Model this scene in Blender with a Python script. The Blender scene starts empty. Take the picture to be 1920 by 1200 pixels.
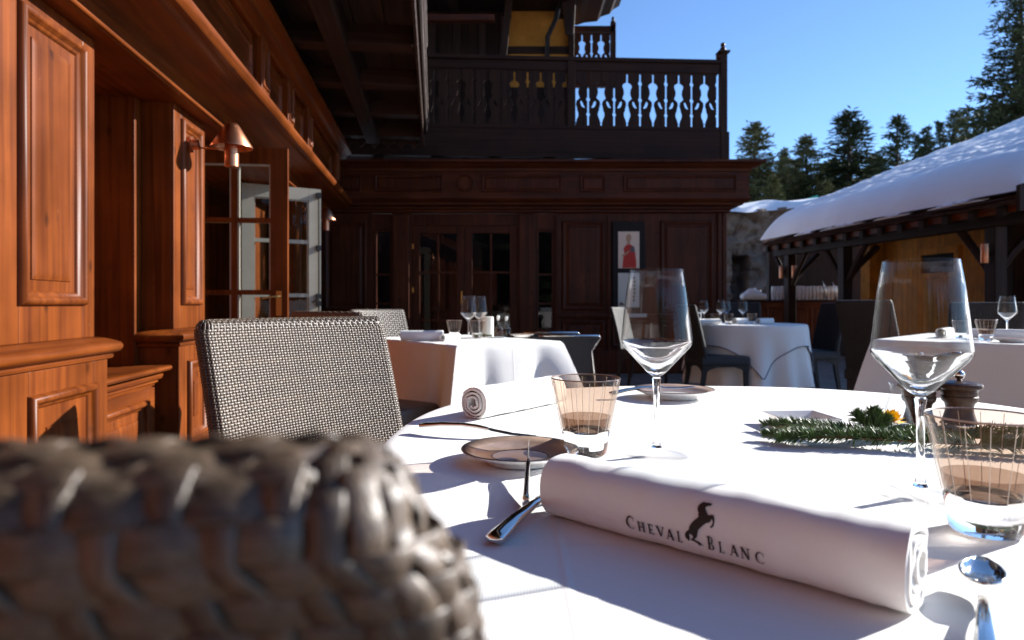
import bpy, bmesh, math, random
from mathutils import Vector, Matrix, noise
from mathutils.geometry import tessellate_polygon
R = math.radians
S = bpy.context.scene
COL = S.collection
rnd = random.Random(7)

# ------------------------------------------------------------------ camera, sky, sun, exposure
CAMZ = 0.945
FPX = 1250.0                     # focal length in pixels of the 1920 wide photograph
cd = bpy.data.cameras.new('camera'); cam = bpy.data.objects.new('camera', cd); COL.objects.link(cam)
cam.location = (0, 0, CAMZ); cam.rotation_euler = (R(90), 0, 0)
cd.sensor_width = 36; cd.lens = 36 * FPX / 1920; cd.shift_y = -30 / 1920
cd.clip_start = 0.02; cd.clip_end = 2000
cd.dof.use_dof = True; cd.dof.focus_distance = 0.95; cd.dof.aperture_fstop = 8.0
S.camera = cam
SUN_AZ, SUN_EL = 65.5, 24.0
w = bpy.data.worlds.new('World'); S.world = w; w.use_nodes = True
wn = w.node_tree; bg = wn.nodes['Background']
sk = wn.nodes.new('ShaderNodeTexSky'); sk.sky_type = 'NISHITA'; sk.sun_disc = False
sk.sun_elevation = R(SUN_EL); sk.sun_rotation = R(SUN_AZ); sk.altitude = 1900; sk.air_density = 1.0; sk.dust_density = 0.0; sk.ozone_density = 5.0
wn.links.new(sk.outputs[0], bg.inputs[0]); bg.inputs[1].default_value = 0.105
sl = bpy.data.lights.new('sun', 'SUN'); sl.energy = 5.0; sl.angle = R(0.53); sl.color = (1, 0.97, 0.925)
so = bpy.data.objects.new('sun', sl); COL.objects.link(so)
sdir = Vector((math.sin(R(SUN_AZ)) * math.cos(R(SUN_EL)), math.cos(R(SUN_AZ)) * math.cos(R(SUN_EL)), math.sin(R(SUN_EL))))
so.rotation_euler = sdir.to_track_quat('Z', 'Y').to_euler(); so.location = sdir * 50
S.view_settings.view_transform = 'Standard'; S.view_settings.look = 'None'
S.view_settings.gamma = 1; S.view_settings.use_curve_mapping = False
S.view_settings.exposure = 1.14
S.render.engine = 'CYCLES'
S.cycles.max_bounces = 12; S.cycles.transparent_max_bounces = 24; S.cycles.transmission_bounces = 10
S.cycles.caustics_reflective = False; S.cycles.caustics_refractive = True

# real size of what stands d metres in front of the lens
def X(px, d): return (px - 960) * d / FPX
def Z(py, d): return CAMZ + (570 - py) * d / FPX
TOP = 0.745                      # table tops

# ------------------------------------------------------------------ materials
def nodes(m):
    m.use_nodes = True
    return m.node_tree, m.node_tree.nodes['Principled BSDF']
def plain(name, col, rough=0.6, metal=0.0, spec=0.5, vary=0.0, scale=20, bump=0.0, bscale=200, sheen=0, coat=0):
    m = bpy.data.materials.new(name); t, b = nodes(m)
    b.inputs['Base Color'].default_value = (*col, 1); b.inputs['Roughness'].default_value = rough
    b.inputs['Metallic'].default_value = metal; b.inputs['Specular IOR Level'].default_value = spec
    b.inputs['Sheen Weight'].default_value = sheen; b.inputs['Coat Weight'].default_value = coat
    tc = t.nodes.new('ShaderNodeTexCoord')
    if vary:
        n = t.nodes.new('ShaderNodeTexNoise'); n.inputs['Scale'].default_value = scale; n.inputs['Detail'].default_value = 5
        t.links.new(tc.outputs['Object'], n.inputs['Vector'])
        r = t.nodes.new('ShaderNodeValToRGB')
        r.color_ramp.elements[0].position = .3; r.color_ramp.elements[1].position = .7
        r.color_ramp.elements[0].color = (*[c * (1 - vary) for c in col], 1)
        r.color_ramp.elements[1].color = (*[min(1, c * (1 + vary)) for c in col], 1)
        t.links.new(n.outputs['Fac'], r.inputs[0]); t.links.new(r.outputs[0], b.inputs['Base Color'])
    if bump:
        n2 = t.nodes.new('ShaderNodeTexNoise'); n2.inputs['Scale'].default_value = bscale; n2.inputs['Detail'].default_value = 4
        t.links.new(tc.outputs['Object'], n2.inputs['Vector'])
        bp = t.nodes.new('ShaderNodeBump'); bp.inputs['Strength'].default_value = bump; bp.inputs['Distance'].default_value = .002
        t.links.new(n2.outputs['Fac'], bp.inputs['Height']); t.links.new(bp.outputs[0], b.inputs['Normal'])
    return m
def wood(name, c0, c1, axis='z', rough=0.42, freq=26, knots=True, spec=.2, scr=True):
    """stained boards: grain drawn out along one axis, knots, worn flecks"""
    m = bpy.data.materials.new(name); t, b = nodes(m); N = t.nodes.new; L = t.links.new
    tc = N('ShaderNodeTexCoord'); mp = N('ShaderNodeMapping')
    sc = [freq] * 3; sc['xyz'.index(axis)] = freq * .035; mp.inputs['Scale'].default_value = sc
    oi = N('ShaderNodeObjectInfo'); ad = N('ShaderNodeVectorMath'); ad.operation = 'ADD'
    mu = N('ShaderNodeMath'); mu.operation = 'MULTIPLY'; mu.inputs[1].default_value = 37
    L(oi.outputs['Random'], mu.inputs[0]); L(tc.outputs['Object'], ad.inputs[0]); L(mu.outputs[0], ad.inputs[1]); L(ad.outputs[0], mp.inputs['Vector'])
    n = N('ShaderNodeTexNoise'); n.inputs['Scale'].default_value = 1; n.inputs['Detail'].default_value = 7; n.inputs['Distortion'].default_value = .6
    L(mp.outputs[0], n.inputs['Vector'])
    r = N('ShaderNodeValToRGB'); e = r.color_ramp.elements
    e[0].position = .28; e[1].position = .72; e[0].color = (*c0, 1); e[1].color = (*c1, 1)
    L(n.outputs['Fac'], r.inputs[0]); out = r.outputs[0]
    n2 = N('ShaderNodeTexNoise'); n2.inputs['Scale'].default_value = 3.2; n2.inputs['Detail'].default_value = 3; L(ad.outputs[0], n2.inputs['Vector'])
    r2 = N('ShaderNodeMapRange'); r2.inputs[1].default_value = .3; r2.inputs[2].default_value = .7; r2.inputs[3].default_value = .72; r2.inputs[4].default_value = 1.2
    L(n2.outputs['Fac'], r2.inputs[0])
    mx = N('ShaderNodeMix'); mx.data_type = 'RGBA'; mx.blend_type = 'MULTIPLY'; mx.inputs[0].default_value = 1
    L(out, mx.inputs[6]); L(r2.outputs[0], mx.inputs[7]); out = mx.outputs[2]
    if knots:
        mp2 = N('ShaderNodeMapping'); s2 = [7.5] * 3; s2['xyz'.index(axis)] = 4.2; mp2.inputs['Scale'].default_value = s2
        L(ad.outputs[0], mp2.inputs['Vector'])
        v = N('ShaderNodeTexVoronoi'); v.inputs['Scale'].default_value = 1; L(mp2.outputs[0], v.inputs['Vector'])
        k = N('ShaderNodeMapRange'); k.inputs[1].default_value = .05; k.inputs[2].default_value = .16; k.inputs[3].default_value = .45; k.inputs[4].default_value = 1
        L(v.outputs['Distance'], k.inputs[0])
        m3 = N('ShaderNodeMix'); m3.data_type = 'RGBA'; m3.blend_type = 'MULTIPLY'; m3.inputs[0].default_value = 1
        L(out, m3.inputs[6]); L(k.outputs[0], m3.inputs[7]); out = m3.outputs[2]
    if scr:
        n4 = N('ShaderNodeTexNoise'); n4.inputs['Scale'].default_value = 95; n4.inputs['Detail'].default_value = 2; L(ad.outputs[0], n4.inputs['Vector'])
        k4 = N('ShaderNodeMapRange'); k4.inputs[1].default_value = .74; k4.inputs[2].default_value = .8; k4.inputs[3].default_value = 0; k4.inputs[4].default_value = .5
        L(n4.outputs['Fac'], k4.inputs[0])
        m4 = N('ShaderNodeMix'); m4.data_type = 'RGBA'; m4.inputs[7].default_value = (.32, .2, .11, 1)
        L(k4.outputs[0], m4.inputs[0]); L(out, m4.inputs[6]); out = m4.outputs[2]
    L(out, b.inputs['Base Color'])
    rr = N('ShaderNodeMapRange'); rr.inputs[3].default_value = rough - .1; rr.inputs[4].default_value = rough + .14; L(n2.outputs['Fac'], rr.inputs[0]); L(rr.outputs[0], b.inputs['Roughness'])
    b.inputs['Specular IOR Level'].default_value = spec
    bp = N('ShaderNodeBump'); bp.inputs['Strength'].default_value = .25; bp.inputs['Distance'].default_value = .003
    L(n.outputs['Fac'], bp.inputs['Height']); L(bp.outputs[0], b.inputs['Normal'])
    return m
def thin_glass(name, tint=(.97, .98, .98), rough=0.0, base=0.022, edge=.9):
    """a thin wall of glass: what is behind stays where it is, the surface mirrors by Fresnel"""
    m = bpy.data.materials.new(name); m.use_nodes = True; t = m.node_tree
    for n in list(t.nodes): t.nodes.remove(n)
    N = t.nodes.new; L = t.links.new
    o = N('ShaderNodeOutputMaterial'); tr = N('ShaderNodeBsdfTransparent'); gl = N('ShaderNodeBsdfGlossy'); mx = N('ShaderNodeMixShader'); lw = N('ShaderNodeLayerWeight'); pw_ = N('ShaderNodeMath'); fr = N('ShaderNodeMath')
    tr.inputs[0].default_value = (*tint, 1); gl.inputs['Roughness'].default_value = rough; lw.inputs[0].default_value = .5; pw_.operation = 'POWER'; pw_.inputs[1].default_value = 4.6; fr.operation = 'MULTIPLY_ADD'; fr.inputs[1].default_value = edge; fr.inputs[2].default_value = base
    L(lw.outputs['Facing'], pw_.inputs[0]); L(pw_.outputs[0], fr.inputs[0])
    L(fr.outputs[0], mx.inputs[0]); L(tr.outputs[0], mx.inputs[1]); L(gl.outputs[0], mx.inputs[2]); L(mx.outputs[0], o.inputs[0])
    return m
def solid_glass(name, tint=(1, 1, 1), ior=1.5):
    m = bpy.data.materials.new(name); m.use_nodes = True; t = m.node_tree
    for n in list(t.nodes): t.nodes.remove(n)
    o = t.nodes.new('ShaderNodeOutputMaterial'); g = t.nodes.new('ShaderNodeBsdfGlass')
    g.inputs['Color'].default_value = (*tint, 1); g.inputs['Roughness'].default_value = 0; g.inputs['IOR'].default_value = ior
    t.links.new(g.outputs[0], o.inputs[0]); return m
def cloth_mat(name, col, weave=900, rough=.9, fold=True):
    m = bpy.data.materials.new(name); t, b = nodes(m); N = t.nodes.new; L = t.links.new
    b.inputs['Base Color'].default_value = (*col, 1); b.inputs['Roughness'].default_value = rough
    b.inputs['Sheen Weight'].default_value = .15; b.inputs['Specular IOR Level'].default_value = .2
    tc = N('ShaderNodeTexCoord')
    wa = N('ShaderNodeTexWave'); wa.inputs['Scale'].default_value = weave / 6.28; wa.bands_direction = 'X'; L(tc.outputs['Object'], wa.inputs['Vector'])
    wb = N('ShaderNodeTexWave'); wb.inputs['Scale'].default_value = weave / 6.28; wb.bands_direction = 'Y'; L(tc.outputs['Object'], wb.inputs['Vector'])
    a = N('ShaderNodeMath'); L(wa.outputs['Fac'], a.inputs[0]); L(wb.outputs['Fac'], a.inputs[1])
    bp = N('ShaderNodeBump'); bp.inputs['Strength'].default_value = .12; bp.inputs['Distance'].default_value = .0006; L(a.outputs[0], bp.inputs['Height'])
    n = N('ShaderNodeTexNoise'); n.inputs['Scale'].default_value = 9; n.inputs['Detail'].default_value = 4; L(tc.outputs['Object'], n.inputs['Vector'])
    b2 = N('ShaderNodeBump'); b2.inputs['Strength'].default_value = .25; b2.inputs['Distance'].default_value = .006; L(n.outputs['Fac'], b2.inputs['Height']); L(bp.outputs[0], b2.inputs['Normal'])
    last = b2                       # ironed folds: shallow ridges at even distances
    sx = N('ShaderNodeSeparateXYZ'); L(tc.outputs['Object'], sx.inputs[0])
    for ax in ('X', 'Y') if fold else ():
        pp = N('ShaderNodeMath'); pp.operation = 'PINGPONG'; pp.inputs[1].default_value = .19; L(sx.outputs[ax], pp.inputs[0])
        mr = N('ShaderNodeMapRange'); mr.inputs[1].default_value = 0; mr.inputs[2].default_value = .006; mr.inputs[3].default_value = 1; mr.inputs[4].default_value = 0; mr.interpolation_type = 'SMOOTHSTEP'; L(pp.outputs[0], mr.inputs[0])
        b3 = N('ShaderNodeBump'); b3.inputs['Strength'].default_value = .35; b3.inputs['Distance'].default_value = .0016; L(mr.outputs[0], b3.inputs['Height']); L(last.outputs[0], b3.inputs['Normal']); last = b3
    L(last.outputs[0], b.inputs['Normal']); return m

M = {}
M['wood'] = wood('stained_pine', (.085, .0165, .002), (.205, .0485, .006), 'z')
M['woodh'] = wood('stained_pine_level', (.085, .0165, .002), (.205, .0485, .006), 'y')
M['woodx'] = wood('shaded_pine_cross', (.042, .010, .0045), (.11, .028, .009), 'x')  # same stained pine on the far wing, darkened to imitate shade
M['woodb'] = wood('shaded_pine', (.040, .010, .0045), (.105, .027, .009), 'z')  # upright grain of that pine, its shade also put into the colour
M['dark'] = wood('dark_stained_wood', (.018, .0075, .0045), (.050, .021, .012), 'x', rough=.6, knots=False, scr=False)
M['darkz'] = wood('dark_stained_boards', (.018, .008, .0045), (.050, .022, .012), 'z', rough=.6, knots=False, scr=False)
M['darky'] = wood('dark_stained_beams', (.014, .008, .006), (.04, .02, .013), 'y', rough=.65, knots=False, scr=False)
M['litrail'] = wood('sunlit_pale_rail', (.20, .16, .14), (.46, .40, .37), 'y', rough=.5, knots=False, scr=False)  # pale tone stands in for sunlight on the balcony edge
M['ochre'] = plain('ochre_plaster', (.52, .21, .025), .85, vary=.12, scale=6, bump=.3, bscale=60)
M['ochreb'] = wood('ochre_boards', (.46, .17, .018), (.70, .29, .04), 'z', rough=.6, scr=False)
M['grey'] = plain('grey_paint', (.40, .37, .30), .45, vary=.05, scale=9)
M['brass'] = plain('brass', (.55, .36, .13), .3, metal=1)
M['copper'] = plain('brushed_copper', (.62, .27, .15), .34, metal=1, vary=.12, scale=30)
M['steel'] = plain('polished_steel', (.66, .65, .63), .09, metal=1)
M['iron'] = plain('dark_iron', (.025, .022, .022), .45, metal=.6)
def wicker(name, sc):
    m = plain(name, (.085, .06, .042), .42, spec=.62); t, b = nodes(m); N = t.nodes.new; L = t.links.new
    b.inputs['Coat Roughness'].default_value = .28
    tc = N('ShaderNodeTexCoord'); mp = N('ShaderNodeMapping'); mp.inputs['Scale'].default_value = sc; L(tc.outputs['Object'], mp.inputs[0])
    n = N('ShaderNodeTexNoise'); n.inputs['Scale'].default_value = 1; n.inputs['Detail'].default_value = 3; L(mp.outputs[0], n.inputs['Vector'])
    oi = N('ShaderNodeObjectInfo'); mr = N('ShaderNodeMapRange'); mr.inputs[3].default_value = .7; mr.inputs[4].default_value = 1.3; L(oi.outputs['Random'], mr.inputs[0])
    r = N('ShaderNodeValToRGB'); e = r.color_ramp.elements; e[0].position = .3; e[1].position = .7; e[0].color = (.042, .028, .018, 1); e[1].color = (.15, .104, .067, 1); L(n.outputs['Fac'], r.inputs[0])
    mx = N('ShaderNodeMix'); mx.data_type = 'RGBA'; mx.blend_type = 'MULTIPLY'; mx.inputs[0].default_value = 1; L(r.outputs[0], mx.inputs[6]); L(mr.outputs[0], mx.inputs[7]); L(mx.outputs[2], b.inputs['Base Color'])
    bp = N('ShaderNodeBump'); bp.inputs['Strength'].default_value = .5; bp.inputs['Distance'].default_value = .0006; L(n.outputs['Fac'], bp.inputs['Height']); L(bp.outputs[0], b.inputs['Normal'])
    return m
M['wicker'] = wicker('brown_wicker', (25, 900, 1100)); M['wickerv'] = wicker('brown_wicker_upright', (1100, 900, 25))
M['wickerd'] = plain('light_blocking_core', (.012, .010, .010), .8)
M['wickerf'] = plain('shaded_dark_wicker', (.022, .019, .019), .55, vary=.3, scale=60, bump=.8, bscale=120)  # brown wicker of the far chairs darkened as shade, black on the armchair
M['cloth'] = cloth_mat('white_table_linen', (.85, .835, .80))
M['napkin'] = cloth_mat('white_napkin_linen', (.86, .845, .815), 1400, fold=False)
M['hem'] = plain('dark_hem_line', (.10, .11, .16), .9)  # dark seam along the edge of the over cloth
M['ink'] = plain('dark_brown_print', (.022, .013, .011), .7)
M['china'] = plain('white_china', (.82, .81, .79), .12, coat=.5)
M['glaze'] = plain('brown_glaze', (.33, .23, .175), .28, spec=.6, vary=.15, scale=60, coat=.4)
M['gold'] = plain('dark_gold_line', (.05, .035, .03), .4)
M['glass'] = thin_glass('clear_glass')
M['stem'] = solid_glass('crystal')
M['smoke'] = thin_glass('smoked_glass', (.91, .845, .79))
M['smokedeep'] = thin_glass('smoked_glass_floor', (.56, .47, .41))
M['cut'] = plain('cut_groove', (.75, .66, .56), .2)
M['glassfoot'] = thin_glass('clear_glass_foot', (1, 1, 1), base=0.0, edge=.42)
M['pane'] = thin_glass('window_glass', (.75, .78, .77))
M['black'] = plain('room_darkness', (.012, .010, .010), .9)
M['snow'] = plain('snow', (.92, .92, .93), .6, vary=.02, scale=3, bump=1.0, bscale=22)
M['needle'] = plain('conifer_needles', (.042, .054, .022), .8, spec=.15, vary=.45, scale=.6)
M['needleo'] = plain('sunlit_olive_needles', (.105, .105, .040), .8, spec=.15, vary=.45, scale=.6)  # olive tone puts sunlight on the needles into the colour
M['bark'] = plain('bark', (.06, .042, .03), .9, vary=.3, scale=8)
M['fir'] = plain('fir_needles', (.10, .165, .05), .45, vary=.4, scale=60)
M['twig'] = plain('twig_bark', (.16, .085, .035), .8)
M['yellow'] = plain('yellow_petals', (.90, .58, .01), .6)
M['mill'] = wood('walnut_mill', (.035, .018, .012), (.085, .042, .025), 'z', rough=.3, knots=False, freq=120, scr=False)
M['rock'] = plain('grey_brown_rock', (.22, .165, .12), .95, vary=.35, scale=1.1, bump=2.5, bscale=4)
M['deck'] = wood('pale_deck_boards', (.16, .125, .10), (.30, .24, .195), 'y', rough=.7, knots=False, scr=False)
M['deckbase'] = plain('deck_underlay', (.15, .12, .095), .85, vary=.2, scale=5)
M['paper'] = plain('cream_poster_paper', (.78, .62, .48), .6)
M['paperw'] = plain('white_poster_paper', (.62, .60, .52), .6)
M['red'] = plain('red_print', (.50, .025, .012), .6)
M['skin'] = plain('skin_print', (.52, .30, .18), .6)
M['greyink'] = plain('grey_print', (.10, .09, .10), .6)
M['teal'] = plain('teal_enamel', (.02, .33, .25), .4)
M['shingle'] = wood('wooden_shingle', (.07, .03, .018), (.17, .075, .04), 'x', rough=.8, knots=False, scr=False)
M['barwood'] = wood('bar_panelling', (.11, .03, .012), (.22, .065, .022), 'z', rough=.5, scr=False)
M['oil'] = thin_glass('amber_oil', (.75, .42, .05))
M['candle'] = plain('candle_wax', (.80, .76, .66), .5)
M['frost'] = plain('frosted_glassware', (.80, .83, .87), .2, spec=.6, vary=.2, scale=15)

# ------------------------------------------------------------------ mesh helpers
class MB:
    def __init__(s): s.bm = bmesh.new()
    def face(s, pts):
        try: return s.bm.faces.new([s.bm.verts.new(p) for p in pts])
        except ValueError: return None
    def box(s, x0, x1, y0, y1, z0, z1):
        v = [s.bm.verts.new((x, y, z)) for x in (x0, x1) for y in (y0, y1) for z in (z0, z1)]
        for f in ((0, 1, 3, 2), (4, 6, 7, 5), (0, 4, 5, 1), (2, 3, 7, 6), (0, 2, 6, 4), (1, 5, 7, 3)): s.bm.faces.new([v[i] for i in f])
        return s
    def hexa(s, a, b):
        """two quads (lists of four points) joined into a solid"""
        return s.rings([a, b], True, True)
    def rings(s, rs, cap0=False, cap1=False, closed=True):
        vs = [[s.bm.verts.new(p) for p in r] for r in rs]
        n = len(vs[0])
        for a, b in zip(vs, vs[1:]):
            for i in range(n if closed else n - 1):
                j = (i + 1) % n
                try: s.bm.faces.new((a[i], a[j], b[j], b[i]))
                except ValueError: pass
        if cap0: s.bm.faces.new(list(reversed(vs[0])))
        if cap1: s.bm.faces.new(vs[-1])
        return s
    def prism(s, poly, f0, f1):
        """polygon [(a,b)] carried from f0(a,b) to f1(a,b)"""
        a = [f0(*p) for p in poly]; b = [f1(*p) for p in poly]
        return s.rings([a, b], True, True)
    def lathe(s, prof, c=(0, 0, 0), seg=32, cap0=False, cap1=False):
        return s.rings([[(c[0] + r * math.cos(2 * math.pi * k / seg), c[1] + r * math.sin(2 * math.pi * k / seg), c[2] + z) for k in range(seg)] for r, z in prof], cap0, cap1)
    def tube(s, path, rad, seg=8, cap=True):
        path = [Vector(p) for p in path]; rs = []; up = None
        for i, p in enumerate(path):
            d = (path[min(i + 1, len(path) - 1)] - path[max(i - 1, 0)]).normalized()
            if up is None: up = d.orthogonal().normalized()
            up = (up - d * up.dot(d)).normalized(); sd = d.cross(up)
            r = rad[i] if isinstance(rad, (list, tuple)) else rad
            rs.append([p + (up * math.cos(2 * math.pi * k / seg) + sd * math.sin(2 * math.pi * k / seg)) * r for k in range(seg)])
        return s.rings(rs, cap, cap)
    def shape(s, loops, f0, f1):
        """flat outline with holes (lists of 2-D points) given thickness between f0 and f1"""
        tri = tessellate_polygon([[Vector((p[0], p[1], 0)) for p in l] for l in loops])
        flat = [p for l in loops for p in l]
        va = [s.bm.verts.new(f0(*p)) for p in flat]; vb = [s.bm.verts.new(f1(*p)) for p in flat]
        for t in tri:
            try: s.bm.faces.new([va[i] for i in t]); s.bm.faces.new([vb[i] for i in reversed(t)])
            except ValueError: pass
        k = 0
        for l in loops:
            n = len(l)
            for i in range(n):
                j = (i + 1) % n
                try: s.bm.faces.new((va[k + i], va[k + j], vb[k + j], vb[k + i]))
                except ValueError: pass
            k += n
        return s
    def panel(s, f, u0, u1, v0, v1, prof, cap=True):
        """concentric mitred rectangles: prof = [(inset, height)]"""
        rs = [[f(u0 + i, v0 + i, h), f(u1 - i, v0 + i, h), f(u1 - i, v1 - i, h), f(u0 + i, v1 - i, h)] for i, h in prof]
        return s.rings(rs, False, cap)
    def mesh(s, name, m, smooth=False, angle=None):
        bmesh.ops.recalc_face_normals(s.bm, faces=s.bm.faces)
        me = bpy.data.meshes.new(name); s.bm.to_mesh(me); s.bm.free()
        for x in (m if isinstance(m, (list, tuple)) else [m]): me.materials.append(x)
        if smooth:
            me.shade_smooth()
            if angle: me.set_sharp_from_angle(angle=R(angle))
        return me
    def build(s, name, m, parent=None, smooth=False, angle=None, bevel=0):
        o = bpy.data.objects.new(name, s.mesh(name, m, smooth, angle)); COL.objects.link(o)
        if parent: o.parent = parent
        if bevel:
            b = o.modifiers.new('bevel', 'BEVEL'); b.width = bevel; b.segments = 2; b.limit_method = 'ANGLE'
        return o
def tag(o, label=None, cat=None, group=None, kind=None):
    if label: o['label'] = label
    if cat: o['category'] = cat
    if group: o['group'] = group
    if kind: o['kind'] = kind
    return o
def thing(name, label, cat, loc=(0, 0, 0), rz=0.0, group=None):
    o = bpy.data.objects.new(name, None); o.empty_display_size = .1; COL.objects.link(o)
    o.location = loc; o.rotation_euler = (0, 0, rz)
    return tag(o, label, cat, group)
def inst(me, name, parent=None, loc=None, rz=None):
    o = bpy.data.objects.new(name, me); COL.objects.link(o)
    if parent: o.parent = parent
    if loc is not None: o.location = loc
    if rz is not None: o.rotation_euler = (0, 0, rz)
    return o
def copy_tree(o, parent=None):
    c = o.copy(); COL.objects.link(c); c.parent = parent
    for ch in list(o.children): copy_tree(ch, c)
    return c
def bx(name, m, parent, *a, bevel=0): return MB().box(*a).build(name, m, parent, bevel=bevel)
MOULD = [(0, 0), (.004, .014), (.012, .024), (.022, .026), (.032, .018), (.036, .006), (.046, .002), (.052, -.006), (.056, -.012)]

# ------------------------------------------------------------------ ground
def sheet(name, m, x0, x1, y0, y1, z): return tag(MB().box(x0, x1, y0, y1, z - .3, z).build(name, m), kind='structure')
g = MB()
NG = 48
gp = [[None] * (NG + 1) for _ in range(NG + 1)]
for i in range(NG + 1):
    for j in range(NG + 1):
        a = (i / NG * 2 - 1); b_ = (j / NG * 2 - 1)
        x = a * abs(a) ** 1.3 * 600 + 5; y = b_ * abs(b_) ** 1.3 * 600 + 10
        hgt = -.25 + max(0, math.hypot(x - 3, y - 5) - 22) * .035 + noise.noise((x * .03, y * .03, 0)) * .8 * (math.hypot(x, y) > 24)
        if y > 20: hgt += max(0, x - 8) * .05
        gp[i][j] = g.bm.verts.new((x, y, min(hgt, 30)))
for i in range(NG):
    for j in range(NG): g.bm.faces.new((gp[i][j], gp[i + 1][j], gp[i + 1][j + 1], gp[i][j + 1]))
tag(g.build('ground', M['snow'], smooth=True), kind='structure')
terr = sheet('terrace_floor', M['deckbase'], -7, 17, -9, 19, -.03)
yaw = math.atan(.116)
# deck boards in the stretch of floor that shows between the tables
bw = .145; k = 0
bm_cache = []
for L_ in (3.6, 4.6, 2.6, 4.2):
    bm_cache.append((L_, MB().box(-bw / 2 + .004, bw / 2 - .004, 0, L_ - .006, -.029, 0).mesh('plank', M['deck'])))
for i in range(60):
    s_ = -.4; col_ = i
    while s_ < 16.5 and k < 300:
        L_, me = bm_cache[(i * 3 + k) % 4]
        lx = -2.3 + i * bw
        o = inst(me, 'plank', terr)
        o.location = (lx * math.cos(yaw) - s_ * math.sin(yaw) + .9, lx * math.sin(yaw) + s_ * math.cos(yaw), rnd.uniform(-.0012, .0012)); o.rotation_euler = (0, 0, yaw)
        s_ += L_; k += 1

# ------------------------------------------------------------------ pierced balcony boards (shared meshes)
BWID = .185; BH = .83
def zz(Y): return (800 - Y) * .00161 + .035
VASE = [(330, 8), (402, 8), (415, 30), (430, 42), (446, 41), (468, 31), (500, 28), (522, 34), (545, 42), (572, 13), (600, 8), (632, 17), (655, 20), (665, 26), (675, 28), (692, 30), (715, 24), (730, 15), (745, 13), (755, 7), (800, 7)]
SLIM = [(330, 8), (395, 8), (402, 15), (412, 18), (424, 15), (432, 8), (540, 8), (547, 15), (556, 18), (566, 15), (574, 8), (675, 8), (680, 14), (688, 17), (697, 14), (703, 8), (800, 8)]
DROP = [(66, 570), (58, 570), (50, 580), (40, 605), (26, 630), (40, 632), (56, 622), (66, 602), (70, 585)]
def board_mesh(flip, m):
    q = .00161; e = .0015
    lf = [(e, 0)] + [(e, zz(SLIM[-1][0]))] + [(h * q, zz(Y)) for Y, h in reversed(SLIM)] + [(e, zz(330)), (e, BH)]
    rt = [(BWID - e, BH), (BWID - e, zz(330))] + [(BWID - h * q, zz(Y)) for Y, h in VASE] + [(BWID - e, zz(800)), (BWID - e, 0)]
    out = lf + rt; hole = [(x * q, zz(Y)) for x, Y in DROP]
    s = -1 if flip else 1; o = BWID if flip else 0
    mb = MB(); mb.shape([out, hole], lambda a, z: (o + s * a, -.012, z), lambda a, z: (o + s * a, .012, z))
    return mb.mesh('pierced_board', m)
BOARD = {k: [board_mesh(False, M[k]), board_mesh(True, M[k])] for k in ('darkz',)}

# ------------------------------------------------------------------ left chalet (sunlit front)
LH = thing('chalet', 'long sunlit wooden chalet front with carved pilasters and open glazed doors on the left', 'building', (-1.5, 0, 0), yaw)
fL = lambda u, v, h: (h, u, v)
def prof_run(name, m, poly, s0, s1, parent, **k):
    return MB().prism(poly, lambda a, b: (a, s0, b), lambda a, b: (a, s1, b)).build(name, m, parent, **k)
def framed(mb, n, u0, u1, v0, v1, a0, a1, b0, b1, t=.014):
    """stiles and rails round an opening, front face at n"""
    mb.box(n - t, n, u0, a0, v0, v1); mb.box(n - t, n, a1, u1, v0, v1)
    mb.box(n - t, n, a0, a1, v0, b0); mb.box(n - t, n, a0, a1, b1, v1)
def raised(n, a0, a1, b0, b1, parent, f=None, m=None, k=1.0, field=.085):
    f = f or (lambda u, v, h: (n + h, u, v)); m = m or M['wood']
    MB().panel(f, a0 - .012, a1 + .012, b0 - .012, b1 + .012, [(i * k, h * k) for i, h in MOULD], cap=False).build('moulding', m, parent, smooth=True, angle=50)
    i0 = field * k
    MB().panel(f, a0 + .03 * k, a1 - .03 * k, b0 + .03 * k, b1 - .03 * k, [(0, -.012), (i0 - .03 * k, -.010), (i0 - .027 * k, -.004), (i0 - .012 * k, -.001), (i0, 0)]).build('raised_panel', m, parent)
SOF = 2.107
def pilaster(s0, s1, a0, a1, depth=.18):
    p = MB().box(-depth, -.014, s0, s1, .78, SOF)
    framed(p, 0, s0, s1, .80, SOF - .002, a0, a1, .95, 2.03)
    P = p.build('pilaster', M['wood'], LH, bevel=.004)
    raised(0, a0, a1, .95, 2.03, P)
    q = MB().box(-depth, .026, s0 - .03, s1 + .03, .0, .70); framed(q, .04, s0 - .03, s1 + .03, .02, .70, a0 - .01, a1 + .01, .14, .60)
    Q = q.build('pedestal', M['wood'], LH, bevel=.004)
    raised(.04, a0 - .01, a1 + .01, .14, .60, Q, field=.12)
    # rounded capping roll and the fillet under it, carried round the three free sides
    cap = [(.04, .70), (.052, .705), (.056, .716), (.05, .724), (.062, .728), (.075, .735), (.083, .75), (.083, .762), (.076, .775), (.06, .783), (.03, .795), (.0, .80)]
    rs = []
    for n, z in cap: rs.append([(-depth, s0 - n + .0, z), (n, s0 - n, z), (n, s1 + n, z), (-depth, s1 + n, z)])
    MB().rings(rs, True, True).build('cap_moulding', M['woodh'], LH, smooth=True, angle=40)
pilaster(1.55, 2.96, 2.42, 2.86)
pilaster(3.86, 4.38, 3.97, 4.28)
pilaster(7.25, 8.15, 7.45, 7.95)
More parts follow.
